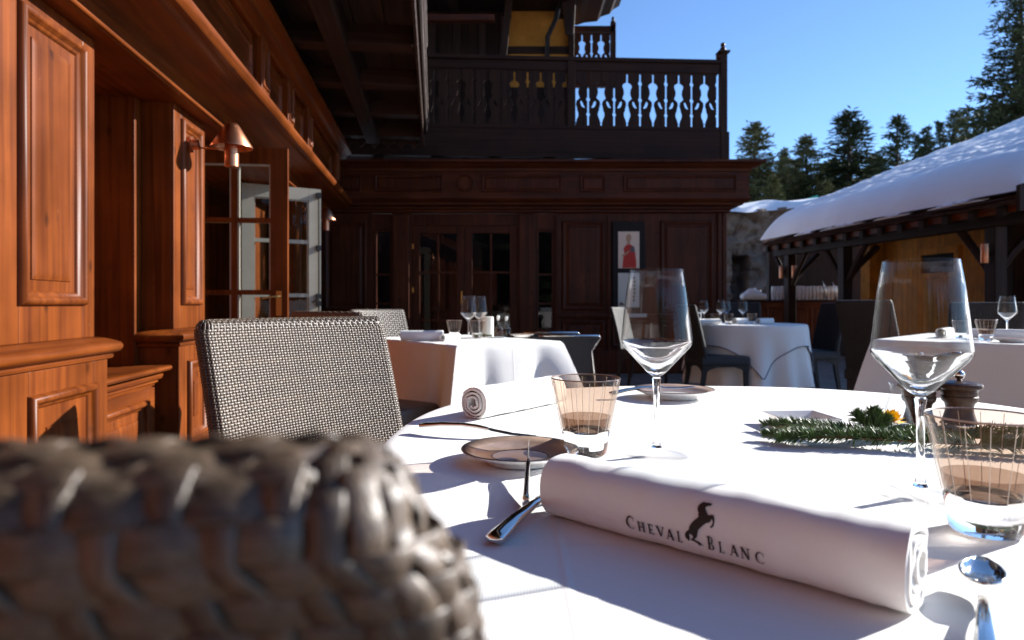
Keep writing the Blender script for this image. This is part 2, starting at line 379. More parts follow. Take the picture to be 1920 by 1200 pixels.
# wall behind: niche with bench, jamb strip, door recess
for a in ((-.9, -.42, 1.0, 3.78, 0, SOF), (-.9, -.18, 3.78, 3.86, 0, SOF), (-.5, -.18, 3.86, 4.38, 0, SOF), (-.42, -.30, 4.38, 4.815, 0, SOF), (-.42, -.30, 6.435, 7.25, 0, SOF), (-.42, -.20, 8.15, 9.12, 0, SOF)):
    bx('wall', M['wood'], LH, *a, bevel=.003)
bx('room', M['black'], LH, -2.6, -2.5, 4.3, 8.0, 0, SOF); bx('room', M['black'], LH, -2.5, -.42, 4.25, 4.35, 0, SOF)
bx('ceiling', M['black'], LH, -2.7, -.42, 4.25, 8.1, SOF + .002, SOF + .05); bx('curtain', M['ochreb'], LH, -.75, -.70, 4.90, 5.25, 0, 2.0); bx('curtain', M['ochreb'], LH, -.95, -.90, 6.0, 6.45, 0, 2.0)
bx('wall', M['wood'], LH, -2.4, -.42, 8.0, 8.1, 0, SOF)
be = MB().box(-.42, -.07, 2.96, 3.74, 0, .50)
BE = be.build('bench', M['woodh'], LH, bevel=.004)
prof_run('bench_top', M['woodh'], [(-.42, .568), (-.42, .60), (.0, .60), (.012, .595), (.014, .585), (.006, .574), (-.01, .568)], 2.97, 3.80, LH)
prof_run('bench_moulding', M['woodh'], [(-.42, .49), (-.07, .49), (-.065, .505), (-.05, .51), (-.05, .52), (-.03, .53), (-.022, .545), (-.022, .556), (-.42, .556)], 2.965, 3.765, LH, smooth=True, angle=35)
fr = MB(); framed(fr, -.055, 2.97, 3.735, .01, .485, 3.05, 3.62, .12, .42, t=.012); fr.build('bench_frame', M['woodh'], LH, bevel=.003)
raised(-.055, 3.05, 3.62, .12, .42, LH)
# entablature
arch = [(-.7, SOF), (.085, SOF), (.088, 2.112), (.102, 2.112), (.106, 2.118), (.106, 2.126), (.10, 2.132), (.085, 2.135), (.085, 2.195), (.10, 2.215), (.14, 2.232), (.30, 2.240), (.33, 2.246), (.345, 2.258), (.375, 2.262), (.385, 2.27), (.395, 2.285), (.40, 2.30), (.40, 2.315), (.388, 2.321), (.388, 2.333), (.37, 2.338), (.36, 2.35), (.30, 2.375), (.24, 2.385), (.20, 2.39), (.20, 3.2), (-.7, 3.2)]
prof_run('entablature', M['woodh'], arch, .2, 9.03, LH, smooth=True, angle=28)
for a, b_ in ((1.0, 2.2), (2.6, 2.75), (3.2, 4.7), (5.0, 5.6), (5.9, 6.5), (6.8, 8.3)):
    raised(.20, a, b_, 2.45, 2.78, LH, m=M['woodh'], k=.8)
for s0 in (2.3, 2.95, 4.78, 5.65, 6.55, 8.45):
    MB().box(.20, .26, s0, s0 + .22, 2.392, 2.92).build('frieze_block', M['wood'], LH, bevel=.006)
    raised(.26, s0 + .035, s0 + .185, 2.53, 2.82, LH, k=.5)
prof_run('crown_moulding', M['woodh'], [(.20, 2.86), (.24, 2.86), (.25, 2.88), (.30, 2.90), (.32, 2.94), (.38, 2.96), (.38, 3.0), (.20, 3.0)], .2, 9.0, LH, smooth=True, angle=35)
# overhanging balcony
EDGE = 1.36
bal = MB().box(-.7, EDGE - .03, .0, 8.75, 3.24, 3.34)
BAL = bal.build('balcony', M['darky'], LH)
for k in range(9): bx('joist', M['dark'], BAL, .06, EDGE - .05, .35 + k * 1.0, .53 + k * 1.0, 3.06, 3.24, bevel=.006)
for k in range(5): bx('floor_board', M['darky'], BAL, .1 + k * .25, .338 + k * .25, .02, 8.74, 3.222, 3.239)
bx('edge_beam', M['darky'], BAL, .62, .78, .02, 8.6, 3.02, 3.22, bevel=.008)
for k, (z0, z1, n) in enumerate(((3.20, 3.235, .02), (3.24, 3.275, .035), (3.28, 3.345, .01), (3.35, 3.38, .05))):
    bx('edge_strip', M['litrail' if k in (1, 3) else 'darky'], BAL, EDGE - .03, EDGE + n, .0, 8.76, z0, z1, bevel=.004)
for z0, z1, n in ((3.42, 3.5, .0), (4.26, 4.36, .0), (4.362, 4.42, .035)): bx('handrail', M['litrail' if n else 'darky'], BAL, EDGE - .06, EDGE + n, .0, 8.78, z0, z1, bevel=.006)
for k in range(46):
    o = inst(BOARD['darkz'][k % 2], 'pierced_board', BAL, (EDGE - .02, .1 + k * BWID, 3.46), R(90))
# scalloped hem boards hanging under the edge
hem = [(0, .20), (0, .07), (.02, .05), (.035, .055), (.05, .04), (.06, .015), (.085, 0), (.11, .015), (.12, .04), (.135, .055), (.15, .05), (.168, .07), (.168, .20)]
hemme = MB().shape([hem], lambda a, z: (a, -.011, z), lambda a, z: (a, .011, z)).mesh('hem_board', M['darkz'])
for k in range(51): inst(hemme, 'hem_board', BAL, (EDGE - .02, .1 + k * .17, 3.02), R(90))
for k in range(7): inst(hemme, 'hem_board', BAL, (EDGE - 1.25 + k * .17, 8.72, 3.00), 0)

bx('upper_wall', M['darkz'], LH, -.8, -.6, -6, 8.9, 3.2, 7.2); bx('wall', M['wood'], LH, -.7, -.02, -8, 1.0, 0, SOF); bx('upper_wall', M['darkz'], LH, -.8, -.6, -8, -.0, SOF, 3.2)  # unseen upper storey and rear wall, added to block sky light
MB().prism([(-.9, 6.6), (2.1, 5.75), (2.1, 5.95), (-.9, 6.85)], lambda a, z: (a, -8, z), lambda a, z: (a, 8.6, z)).build('roof', M['darky'], LH)  # unseen roof, likewise added to hold back the sky
# glazed door leaves
def door_leaf(w, hgt, m_out, m_in, name, hinge, rz, handle_z=1.02):
    d = bpy.data.objects.new(name, MB().box(0, .11, -.021, .021, .01, hgt).box(w - .12, w, -.021, .021, .01, hgt).box(.11, w - .12, -.021, .021, hgt - .12, hgt).box(.11, w - .12, -.021, .021, .01, .26).mesh(name, m_out))
    COL.objects.link(d); d.parent = LH; d.location = hinge; d.rotation_euler = (0, 0, rz)
    # the room side carries its own grey painted skin and beads
    fc = MB()
    for a, b_, c, e in ((0, .11, .01, hgt), (w - .12, w, .01, hgt), (.11, w - .12, hgt - .12, hgt), (.11, w - .12, .01, .26)): fc.box(a + .001, b_ - .001, .021, .026, c + .001, e - .001)
    fc.build('painted_face', m_in, d)
    mid = (.11 + w - .12) / 2; zs = [.26, .50, 1.03, 1.555, hgt - .12]
    MB().box(mid - .022, mid + .022, -.018, .004, .26, hgt - .12).build('glazing_bar', m_out, d)
    MB().box(mid - .022, mid + .022, .004, .02, .26, hgt - .12).build('glazing_bar', m_in, d)
    for z in zs[1:-1]:
        for a, b_ in ((.11, mid - .022), (mid + .022, w - .12)):
            bx('glazing_bar', m_out, d, a, b_, -.018, .004, z - .018, z + .018); bx('glazing_bar', m_in, d, a, b_, .004, .02, z - .018, z + .018)
    for z0, z1 in zip(zs, zs[1:]):
        for a, b_ in ((.11, mid - .022), (mid + .022, w - .12)):
            q = MB(); q.face([(a, .002, z0), (b_, .002, z0), (b_, .002, z1), (a, .002, z1)]); q.build('pane', M['pane'], d)
            # grey bead round each pane, standing in the rebate
            bd = MB(); t = .012
            for aa, bb, c, e in ((a, a + t, z0, z1), (b_ - t, b_, z0, z1), (a + t, b_ - t, z0, z0 + t), (a + t, b_ - t, z1 - t, z1)): bd.box(aa, bb, -.012, .012, c, e)
            bd.build('glazing_bead', M['grey'], d)
    return d
LEAFH = 2.085
d1 = door_leaf(.74, LEAFH, M['wood'], M['grey'], 'door', (-.32, 4.885, 0), R(0))
d1['label'] = 'open door leaf seen from its dark stained outside'
hm = MB().tube([(.68, -.03, 1.0), (.68, -.06, 1.0), (.66, -.068, 1.0), (.57, -.068, .985)], [.009, .008, .008, .006], 8); hm.lathe([(0, 0), (.016, 0), (.016, .005), (0, .005)], (.68, -.03, 1.0), 12)
hm.box(.66, .70, -.027, -.021, .86, 1.04); hm.build('handle', M['brass'], d1, smooth=True, angle=40)
d2 = door_leaf(.74, LEAFH, M['wood'], M['grey'], 'door', (-.32, 6.36, 0), R(0))
# leaf two hangs on the far jamb and swings past square, so its painted room side faces the terrace
d2.rotation_euler = (0, 0, R(24)); d2.scale = (1, -1, 1)
d2['label'] = 'open door leaf showing its grey painted inside'
bo = MB().tube([(.715, .045, .2), (.715, .045, 2.05)], .008, 8)
for z in (.95, 1.02, 1.5, 2.02): bo.box(.69, .735, .026, .06, z - .025, z + .025)
bo.tube([(.715, .05, 1.0), (.70, .075, .99), (.64, .075, .96)], .008, 6); bo.build('bolt', M['iron'], d2)
bx('door_frame', M['wood'], LH, -.36, -.26, 4.82, 4.87, 0, SOF, bevel=.003); bx('door_frame', M['wood'], LH, -.36, -.26, 6.375, 6.43, 0, SOF, bevel=.003)

# copper wall lamps
def wall_lamp(s, z, label):
    t = thing('wall_lamp', label, 'wall lamp', (-1.5 + 0 * s, 0, 0), 0, 'copper wall lamps on the pilasters')
    t.location = LH.matrix_basis @ Vector((0, s, z)); t.rotation_euler = (0, 0, yaw)
    t.location = Vector((-1.5, 0, 0)) + Vector((-math.sin(yaw) * s, math.cos(yaw) * s, z))
    MB().rings([[(x, r * math.cos(a), r * math.sin(a)) for a in [k * math.pi / 8 for k in range(16)]] for x, r in ((.001, .05), (.02, .05), (.02, .035), (.06, .03), (.06, .012))], True, True).build('wall_plate', M['copper'], t, smooth=True, angle=30)
    MB().tube([(.06, 0, -.02), (.25, 0, -.02)], .006, 8).build('arm', M['copper'], t, smooth=True)
    MB().lathe([(.118, -.012), (.122, -.014), (.122, -.008), (.045, .118), (.035, .132), (.012, .138), (.001, .139)], (.25, 0, 0), 40).build('lamp_shade', M['copper'], t, smooth=True, angle=45)
    MB().lathe([(.001, -.135), (.036, -.135), (.041, -.13), (.041, .02), (.001, .02)], (.25, 0, 0), 28).build('lamp_body', M['copper'], t, smooth=True, angle=35)
    return t
wall_lamp(4.10, 1.92, 'copper cone wall lamp on the near pilaster beside the open door')
wall_lamp(7.70, 1.92, 'copper cone wall lamp on the far pilaster behind the grey door leaf')

# ------------------------------------------------------------------ far wing, in shade
BD = 9.1
BW = thing('chalet_wing', 'dark shaded wooden chalet wing with pierced balcony across the end of the terrace', 'building', (0, BD, 0))
fB = lambda u, v, h: (u, -h, v)
def bb(name, m, x0, x1, h0, h1, z0, z1, parent=BW, **k): return bx(name, m, parent, x0, x1, -h1, -h0, z0, z1, **k)
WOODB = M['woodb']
bb('wall', WOODB, -2.75, -1.90, -.3, 0, 0, 2.18); bb('wall', WOODB, -1.64, -1.37, -.3, 0, 0, 2.18); bb('wall', WOODB, .075, .33, -.3, 0, 0, 2.18)
bb('wall', WOODB, .58, 2.80, -.3, 0, 0, 2.18)
bb('wall', WOODB, -1.9, -1.64, -.3, -.02, 1.97, 2.18); bb('wall', WOODB, -1.37, .075, -.3, -.02, 2.02, 2.18); bb('wall', WOODB, .33, .58, -.3, -.02, 1.97, 2.18)
bb('wall', WOODB, -1.9, -1.64, -.3, -.02, 0, .55); bb('wall', WOODB, .33, .58, -.3, -.02, 0, .55)
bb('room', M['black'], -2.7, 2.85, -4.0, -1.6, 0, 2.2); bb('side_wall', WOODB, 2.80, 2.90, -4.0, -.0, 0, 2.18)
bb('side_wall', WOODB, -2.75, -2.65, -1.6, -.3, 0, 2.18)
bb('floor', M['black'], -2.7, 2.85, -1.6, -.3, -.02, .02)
for a in (2.80, 2.868): bb('corner_post', WOODB, a, a + .055, 0, .035, 0, 2.18, bevel=.006)
bb('plinth', WOODB, -2.75, -1.39, 0, .05, 0, .30, bevel=.01); bb('plinth', WOODB, .10, 2.79, 0, .05, 0, .30, bevel=.01); bb('dado_rail', WOODB, .60, 2.79, 0, .06, .76, .81, bevel=.012); bb('dado_rail', WOODB, -2.75, -1.92, 0, .06, .76, .81, bevel=.012)
def bpanel(a0, a1, b0, b1, k=1.0, h=.0, parent=BW):
    f = lambda u, v, q: (u, -(h + q + .012), v)
    MB().panel(f, a0, a1, b0, b1, [(i * k, q * k) for i, q in MOULD], cap=False).build('moulding', WOODB, parent, smooth=True, angle=50)
    MB().panel(f, a0 + .05 * k, a1 - .05 * k, b0 + .05 * k, b1 - .05 * k, [(0, -.01), (.02 * k, -.008), (.04 * k, .004), (.055 * k, .006)]).build('raised_panel', WOODB, parent)
for a0, a1 in ((-2.55, -1.98), (.68, 1.26), (2.02, 2.74)):
    bpanel(a0, a1, .86, 2.08); bpanel(a0, a1, .36, .72)
bpanel(1.36, 1.9, .36, .72, .8)
bb('pilaster', WOODB, -1.62, -1.40, 0, .05, .3, 2.15, bevel=.006); bb('pilaster', WOODB, .10, .31, 0, .05, .3, 2.15, bevel=.006); bb('pilaster', WOODB, .60, .66, 0, .03, .3, 2.15, bevel=.006); bb('pilaster', WOODB, 1.30, 1.35, 0, .03, .3, 2.15, bevel=.006)
def glazed(name, x0, x1, z0, z1, h, st, vb, hb):
    d = MB()
    d.box(x0, x0 + st, -h - .02, -h + .02, z0, z1); d.box(x1 - st, x1, -h - .02, -h + .02, z0, z1); d.box(x0 + st, x1 - st, -h - .02, -h + .02, z1 - st, z1); d.box(x0 + st, x1 - st, -h - .02, -h + .02, z0, z0 + st * 1.6)
    D = d.build(name, WOODB, BW, bevel=.005)
    xs = [x0 + st] + vb + [x1 - st]; zs = [z0 + st * 1.6] + hb + [z1 - st]
    for v in vb: bx('glazing_bar', WOODB, D, v - .014, v + .014, -h - .014, -h + .014, zs[0], zs[-1])
    for i, (a, b_) in enumerate(zip(xs, xs[1:])):
        a += .014 if i else 0; b_ -= .014 if i < len(xs) - 2 else 0
        for z in hb: bx('glazing_bar', WOODB, D, a, b_, -h - .012, -h + .012, z - .014, z + .014)
        for za, zb in zip(zs, zs[1:]):
            q = MB(); q.face([(a, -h, za), (b_, -h, za), (b_, -h, zb), (a, -h, zb)]); q.build('pane', M['pane'], D)
    return D
dl = glazed('door', -1.37, -.655, .02, 2.02, -.06, .105, [-1.0125], [.72, 1.38]); dr = glazed('door', -.65, .075, .02, 2.02, -.06, .105, [-.2875], [.72, 1.38])
bx('handle', M['brass'], dl, -.70, -.68, .03, .05, .95, 1.12); 
for z in (.5, 1.1, 1.7): bx('hinge', M['brass'], dl, -1.368, -1.345, .03, .055, z, z + .07)
glazed('window', -1.9, -1.64, .55, 1.97, -.06, .035, [], [1.35, .95]); glazed('window', .33, .58, .55, 1.97, -.06, .035, [], [1.35, .95])
# entablature of the wing: profile in (h, z), mitred return at the right end
pr = [(0, 2.18), (.03, 2.18), (.06, 2.195), (.06, 2.22), (.10, 2.235), (.10, 2.255), (.19, 2.275), (.20, 2.30), (.24, 2.315), (.27, 2.345), (.27, 2.37), (.25, 2.375), (.25, 2.70), (.27, 2.705), (.28, 2.74), (.33, 2.76), (.36, 2.79), (.42, 2.80), (.42, 2.832), (0, 2.86)]
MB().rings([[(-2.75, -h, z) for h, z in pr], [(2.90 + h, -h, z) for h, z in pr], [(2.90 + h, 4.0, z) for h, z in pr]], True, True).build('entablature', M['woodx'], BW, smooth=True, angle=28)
for a0, a1 in ((-1.82, -.92), (-.40, .66), (1.48, 2.98)): bpanel(a0, a1, 2.43, 2.66, .55, .25)
bpanel(.90, 1.24, 2.43, 2.66, .55, .25); bpanel(-2.6, -2.0, 2.43, 2.66, .55, .25)
med = [(.205, 0), (.205, .02), (.19, .026), (.175, .018), (.168, .004), (.14, .004), (.13, .014), (.115, .014), (.001, .010)]
MB().rings([[(-.615 + r * .56 * math.cos(a), -(.25 + h), 2.545 + r * .56 * math.sin(a)) for a in [k * math.pi / 20 for k in range(40)]] for r, h in med], False, True).build('medallion', WOODB, BW, smooth=True, angle=40)
# notice case with two posters
nc = MB().box(1.36, 1.80, -.075, -.0, .82, 2.05); NC = thing('notice_case', 'black framed notice case with two posters on the shaded wall', 'notice case', (0, BD, 0))
bx('frame', M['black'], NC, 1.36, 1.80, -.075, -.002, .82, 2.06, bevel=.008)
bx('poster', M['paper'], NC, 1.437, 1.723, -.082, -.0752, 1.43, 1.925)['label'] = 'poster of a figure in a red robe'
bx('poster', M['paperw'], NC, 1.437, 1.723, -.082, -.0752, .90, 1.365)['label'] = 'white poster with a brown brush line'
def flat(pts, m, name, h=.084): MB().shape([pts], lambda a, b_: (a, -h, b_), lambda a, b_: (a, -h - .0015, b_)).build(name, m, NC)
cxp = 1.578
flat([(cxp - .085, 1.435), (cxp - .075, 1.55), (cxp - .06, 1.64), (cxp - .07, 1.70), (cxp - .03, 1.745), (cxp + .02, 1.75), (cxp + .075, 1.72), (cxp + .09, 1.62), (cxp + .10, 1.53), (cxp + .105, 1.435)], M['red'], 'robe')
flat([(cxp - .028, 1.745), (cxp - .02, 1.78), (cxp - .034, 1.81), (cxp - .036, 1.85), (cxp - .02, 1.885), (cxp + .004, 1.895), (cxp + .028, 1.88), (cxp + .038, 1.845), (cxp + .03, 1.81), (cxp + .018, 1.785), (cxp + .024, 1.75)], M['skin'], 'head_print', .0845)
flat([(cxp - .095, 1.60), (cxp - .085, 1.61), (cxp - .03, 1.645), (cxp + .02, 1.675), (cxp + .012, 1.655), (cxp - .03, 1.615), (cxp - .08, 1.585)], M['skin'], 'arm_print', .0862)
flat([(cxp + .02, 1.66), (cxp + .03, 1.72), (cxp + .07, 1.725), (cxp + .085, 1.66), (cxp + .06, 1.64)], M['greyink'], 'sash_print', .0862)
r5 = random.Random(3)
for k in range(7):
    z = 1.30 - k * .05; x = 1.655 + r5.uniform(-.008, .008)
    flat([(x - .012, z), (x + .008, z + .018), (x + .016, z + .004), (x + .004, z - .022), (x - .014, z - .018)], M['twig'], 'brush_mark')
flat([(1.45, .93), (1.47, .975), (1.50, .955), (1.53, .93)], M['twig'], 'brush_mark')
MB().box(1.34, 1.82, -.10, -.002, .765, .815).build('sill', M['paperw'], NC, bevel=.006)
# balcony of the wing
BB = bpy.data.objects.new('balcony', MB().box(-1.2, 4.13, -.04, .06, -.42, -.03).box(-1.2, 4.10, .06, 1.3, -.10, -.03).mesh('balcony', M['dark'])); COL.objects.link(BB)
BB.parent = BW; BB.location = (-1.04, .17, 3.42); BB.rotation_euler = (0, 0, R(3.2))
bx('bottom_rail', M['dark'], BB, -1.2, 4.06, -.045, .045, -.027, .03, bevel=.006)
for z0, z1, y in ((.80, .93, .03), (.933, .985, .06)): bx('handrail', M['dark'], BB, -1.2, 4.04, -y, y, z0, z1, bevel=.006)
bx('post', M['darkz'], BB, 1.815, 1.93, -.05, .05, .0, .93, bevel=.006)
PO = bx('post', M['darkz'], BB, 4.0, 4.10, -.05, .05, -.42, 1.09, bevel=.006)
MB().box(3.97, 4.13, -.08, .08, 1.092, 1.115).build('finial', M['darkz'], PO)
MB().lathe([(.001, 0), (.035, 0), (.045, .02), (.04, .05), (.022, .065), (.03, .08), (.034, .10), (.024, .125), (.001, .135)], (4.05, 0, 1.116), 20).build('finial', M['woodb'], PO, smooth=True, angle=50)
MB().lathe([(.03, 0), (.05, .02), (.05, .06), (.02, .09)], (4.0, 0, 1.0), 12, True, True).build('finial', M['woodb'], PO, smooth=True)
for k in range(11): inst(BOARD['darkz'][(k + 1) % 2], 'pierced_board', BB, (1.93 + k * BWID, 0, -.02), 0)
for k in range(16): inst(BOARD['darkz'][k % 2], 'pierced_board', BB, (1.815 - (k + 1) * BWID, 0, -.02), 0)
for k in range(7): bx('bracket', M['darky'], BB, -.9 + k * .8, -.74 + k * .8, .0, .9, -.60, -.43)
# storey above the wing
UP = 12.1
def ub(name, m, x0, x1, d0, d1, z0, z1, **k): return bx(name, m, BW, x0, x1, d0 - BD, d1 - BD, z0, z1, **k)
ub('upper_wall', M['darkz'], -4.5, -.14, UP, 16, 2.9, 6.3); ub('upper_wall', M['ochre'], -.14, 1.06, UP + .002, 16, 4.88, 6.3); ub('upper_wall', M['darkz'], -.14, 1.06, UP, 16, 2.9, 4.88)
ub('beam', M['dark'], -.14, 1.1, UP - .06, UP, 5.47, 5.60); ub('sill', M['ochre'], -.14, 1.06, UP - .05, UP + .0, 5.40, 5.46)
for x in (-1.5, -1.05, -.6, -.2): ub('post', M['darkz'], x, x + .12, UP - .10, UP, 2.9, 6.2, bevel=.01)
ub('beam', M['woodx'], -3.2, -.28, 10.6, 10.72, 5.46, 5.56, bevel=.01)
MB().hexa([(X(962, 11.4), 11.3 - BD, 6.2), (X(950, 11.4), 11.3 - BD, 6.2), (X(950, 11.4), 11.4 - BD, 6.2), (X(962, 11.4), 11.4 - BD, 6.2)], [(X(948, 11.4), 11.3 - BD, 5.0), (X(934, 11.4), 11.3 - BD, 5.0), (X(934, 11.4), 11.4 - BD, 5.0), (X(948, 11.4), 11.4 - BD, 5.0)]).build('brace', M['darkz'], BW)
MB().tube([(.85, UP - .5 - BD, 6.3), (.78, UP - .3 - BD, 6.0), (.64, UP - .12 - BD, 5.75), (.62, UP - .1 - BD, 4.6)], .045, 10).build('downpipe', M['iron'], BW, smooth=True)
ub('post', M['darkz'], 1.02, 1.12, UP - .12, UP + .001, 2.9, 6.25, bevel=.01)
MB().hexa([(.84, UP - .7 - BD, 6.25), (1.1, UP - .7 - BD, 6.25), (1.1, UP - .55 - BD, 6.25), (.84, UP - .55 - BD, 6.25)], [(.92, UP - .7 - BD, 5.55), (1.06, UP - .7 - BD, 5.55), (1.06, UP - .55 - BD, 5.6), (.92, UP - .55 - BD, 5.6)]).build('bracket', M['darkz'], BW, bevel=.02)
# roof overhang: soffit boards and stepped edge
rp = [(-4.5, 6.26), (1.25, 6.26), (1.36, 6.30), (1.62, 6.33), (1.70, 6.42), (1.86, 6.47), (1.92, 6.55), (2.04, 6.62), (2.04, 6.9), (-4.5, 6.9)]
MB().prism(rp, lambda a, b_: (a, .9, b_), lambda a, b_: (a, 3.6, b_)).build('roof', M['darky'], BW)
for k in range(5): bx('rafter', M['darky'], BW, -3 + k * .95, -2.86 + k * .95, .7, 3.5, 6.12, 6.255)
# small upper balcony beyond
UB = bpy.data.objects.new('balcony', MB().box(0, .84, -.04, .06, -.25, -.03).mesh('balcony', M['dark'])); COL.objects.link(UB); UB.parent = BW; UB.location = (1.18, 13 - BD, 5.42)
bx('handrail', M['dark'], UB, 0, .8, -.05, .05, .82, .93); bx('bottom_rail', M['dark'], UB, 0, .8, -.05, .05, -.03, .02)
PO = bx('post', M['darkz'], UB, .74, .84, -.05, .05, -.25, 1.0, bevel=.005); MB().lathe([(.05, 0), (.05, .03), (.02, .05), (.035, .08), (.02, .12), (.001, .13)], (.79, 0, 1.0), 12, True).build('finial', M['darkz'], PO, smooth=True)
for k in range(4): inst(BOARD['darkz'][k % 2], 'pierced_board', UB, (.0 + k * BWID, 0, -.02), 0)

# ------------------------------------------------------------------ pavilion on the right
PV = thing('pavilion', 'low open timber pavilion with ochre boarded wall under a snowy roof on the right', 'building', (7.2, 0, 0), yaw)
PITCH = .39; S0, S1 = 8.25, 14.75; EZ = 2.30
def rz_(x): return EZ + PITCH * x
prf = lambda s: [(0, s, EZ), (9, s, rz_(9)), (9, s, rz_(9) - .12), (0, s, EZ - .10)]
MB().rings([prf(S0), prf(S1)], True, True).build('roof', M['shingle'], PV)
shm = [MB().hexa([(-.10, .004, .0), (.0, .004, .028), (.22, .004, .10), (.22, .004, .085)], [(-.10 + j, .156, .0), (.0, .156, .028), (.22, .156, .10), (.22, .156, .085)]).mesh('shingle', M['shingle']) for j in (0, .012, -.008)]
for row, (x0, z0) in enumerate(((.0, .012), (-.06, -.055), (-.10, -.11))):
    n = int((S1 - S0) / .16)
    for k in range(n):
        o = inst(shm[(k * 7 + row) % 3], 'shingle', PV, (x0 + rnd.uniform(-.02, .02), S0 + k * .16 + (row % 2) * .06, EZ + z0 + rnd.uniform(-.008, .008)), rnd.uniform(-.03, .03))
for k in range(14): MB().hexa([(-.05, S0 + .2 + k * .46, EZ - .13), (-.05, S0 + .3 + k * .46, EZ - .13), (-.05, S0 + .3 + k * .46, EZ - .25), (-.05, S0 + .2 + k * .46, EZ - .25)], [(2.4, S0 + .2 + k * .46, rz_(2.4) - .13), (2.4, S0 + .3 + k * .46, rz_(2.4) - .13), (2.4, S0 + .3 + k * .46, rz_(2.4) - .25), (2.4, S0 + .2 + k * .46, rz_(2.4) - .25)]).build('rafter', M['darky'], PV)
bx('eaves_beam', M['darky'], PV, .22, .40, S0 + .05, S1 - .05, 1.98, 2.17, bevel=.012); bx('eaves_board', M['woodh'], PV, .02, .06, S0, S1, 2.10, 2.19)
for s in (14.15, 12.25, 8.95): 
    bx('post', M['darkz'], PV, .22, .40, s - .09, s + .09, 0, 1.98, bevel=.012)
    for sg in (-1, 1):
        if s + sg * .6 > S1 or (s < 9 and sg < 0): continue
        MB().tube([(.31, s + sg * .08, 1.35), (.31, s + sg * .25, 1.58), (.31, s + sg * .60, 1.985)], [.05, .055, .06], 6).build('brace', M['darkz'], PV)
    MB().tube([(.38, s, 1.4), (.55, s, 1.62), (.95, s, 2.0)], [.05, .055, .06], 6).build('brace', M['darkz'], PV)
# barge board of the near gable
MB().hexa([(-.06, S0 - .06, EZ - .22), (9, S0 - .06, rz_(9) - .25), (9, S0 - .06, rz_(9) + .10), (-.06, S0 - .06, EZ + .10)], [(-.06, S0 - .002, EZ - .22), (9, S0 - .002, rz_(9) - .25), (9, S0 - .002, rz_(9) + .10), (-.06, S0 - .002, EZ + .10)]).build('barge_board', M['darkz'], PV)
bx('wall', M['ochre'], PV, 2.05, 2.15, 8.4, 13.85, 0, 2.72)
vb_ = MB().box(0, .022, .003, .132, 0, 2.7).mesh('board', M['ochreb'])
for k in range(40): inst(vb_, 'board', PV, (2.026, 8.42 + k * .1355, .01))
bx('pier', M['ochreb'], PV, 1.70, 2.02, 13.55, 13.85, 0, 2.7, bevel=.01); bx('pier', M['darkz'], PV, 1.80, 2.02, 10.25, 10.45, 0, 2.7, bevel=.01)
WF = MB(); 
for a, b_, c, e in ((11.55, 11.65, 1.42, 1.98), (12.45, 12.55, 1.42, 1.98), (11.65, 12.45, 1.86, 1.98), (11.65, 12.45, 1.42, 1.52)): WF.box(1.97, 2.024, a, b_, c, e)
WFo = WF.build('window', M['ochreb'], PV, bevel=.005); bx('pane', M['black'], WFo, 2.0, 2.02, 11.65, 12.45, 1.52, 1.86)
bx('back_wall', M['darkz'], PV, .6, 8, 15.6, 15.7, 0, 2.4)
def post_lamp(p, label):
    t = thing('wall_lamp', label, 'wall lamp', p, yaw, 'copper cylinder lamps on the pavilion posts')
    MB().lathe([(.001, -.13), (.045, -.13), (.048, -.12), (.048, .12), (.045, .13), (.001, .13)], (0, 0, 0), 16).build('lamp_body', M['copper'], t, smooth=True, angle=40)
    MB().box(.02, .07, -.015, .015, -.03, .03).build('bracket', M['iron'], t)
def pw(x, s, z): return (7.2 + x * math.cos(yaw) - s * math.sin(yaw), x * math.sin(yaw) + s * math.cos(yaw), z)
post_lamp(pw(.15, 8.95, 1.62), 'copper cylinder lamp on the near pavilion post at the right')
post_lamp(pw(.16, 14.22, 1.62), 'copper cylinder lamp on the left face of the far pavilion post')
post_lamp(pw(.31, 14.00, 1.62), 'copper cylinder lamp on the right face of the far pavilion post')
# snow blanket
sn = MB(); us = sorted(set([i * .02 for i in range(16)] + [.3 + i * .04 for i in range(60)] + [2.75 + i * .10 for i in range(63)]))
vs_ = sorted(set([S0 - .04 + i * .03 for i in range(16)] + [S0 + .45 + i * .05 for i in range(113)] + [S1 - .42 + i * .03 for i in range(16)]))
grid = []
for u in us:
    row = []
    for v in vs_:
        wob = noise.noise((v * 1.3, 0, 3)) * .05
        e1 = min(1, max(0, (u) / .42)); e2 = min(1, max(0, (v - (S0 - .04)) / .45)); e3 = min(1, max(0, (S1 + .04 - v) / .5))
        rd = lambda q: math.sqrt(max(0, 1 - (1 - q) ** 2))
        T = (.44 + noise.noise((u * .7, v * .7, 1)) * .06) * rd(e1) * (.35 + .65 * rd(e2)) * rd(e3)
        if u > .25: T += (noise.noise((u * 4, v * 6, 2)) * .040 + noise.noise((u * 9, v * 15, 5)) * .010 + noise.turbulence((u * 2.6, v * 4, 9), 3, True) * .035) * min(1, (u - .25) / .5)
        row.append(sn.bm.verts.new((u - .03 + wob, v, rz_(u) + .045 + T)))
    grid.append(row)
for i in range(len(us) - 1):
    for j in range(len(vs_) - 1): sn.bm.faces.new((grid[i][j], grid[i + 1][j], grid[i + 1][j + 1], grid[i][j + 1]))
o = sn.build('roof_snow', M['snow'], smooth=True); o.location = (7.2, 0, 0); o.rotation_euler = (0, 0, yaw)
tag(o, 'thick white snow blanket lying on the pavilion roof', 'snow')
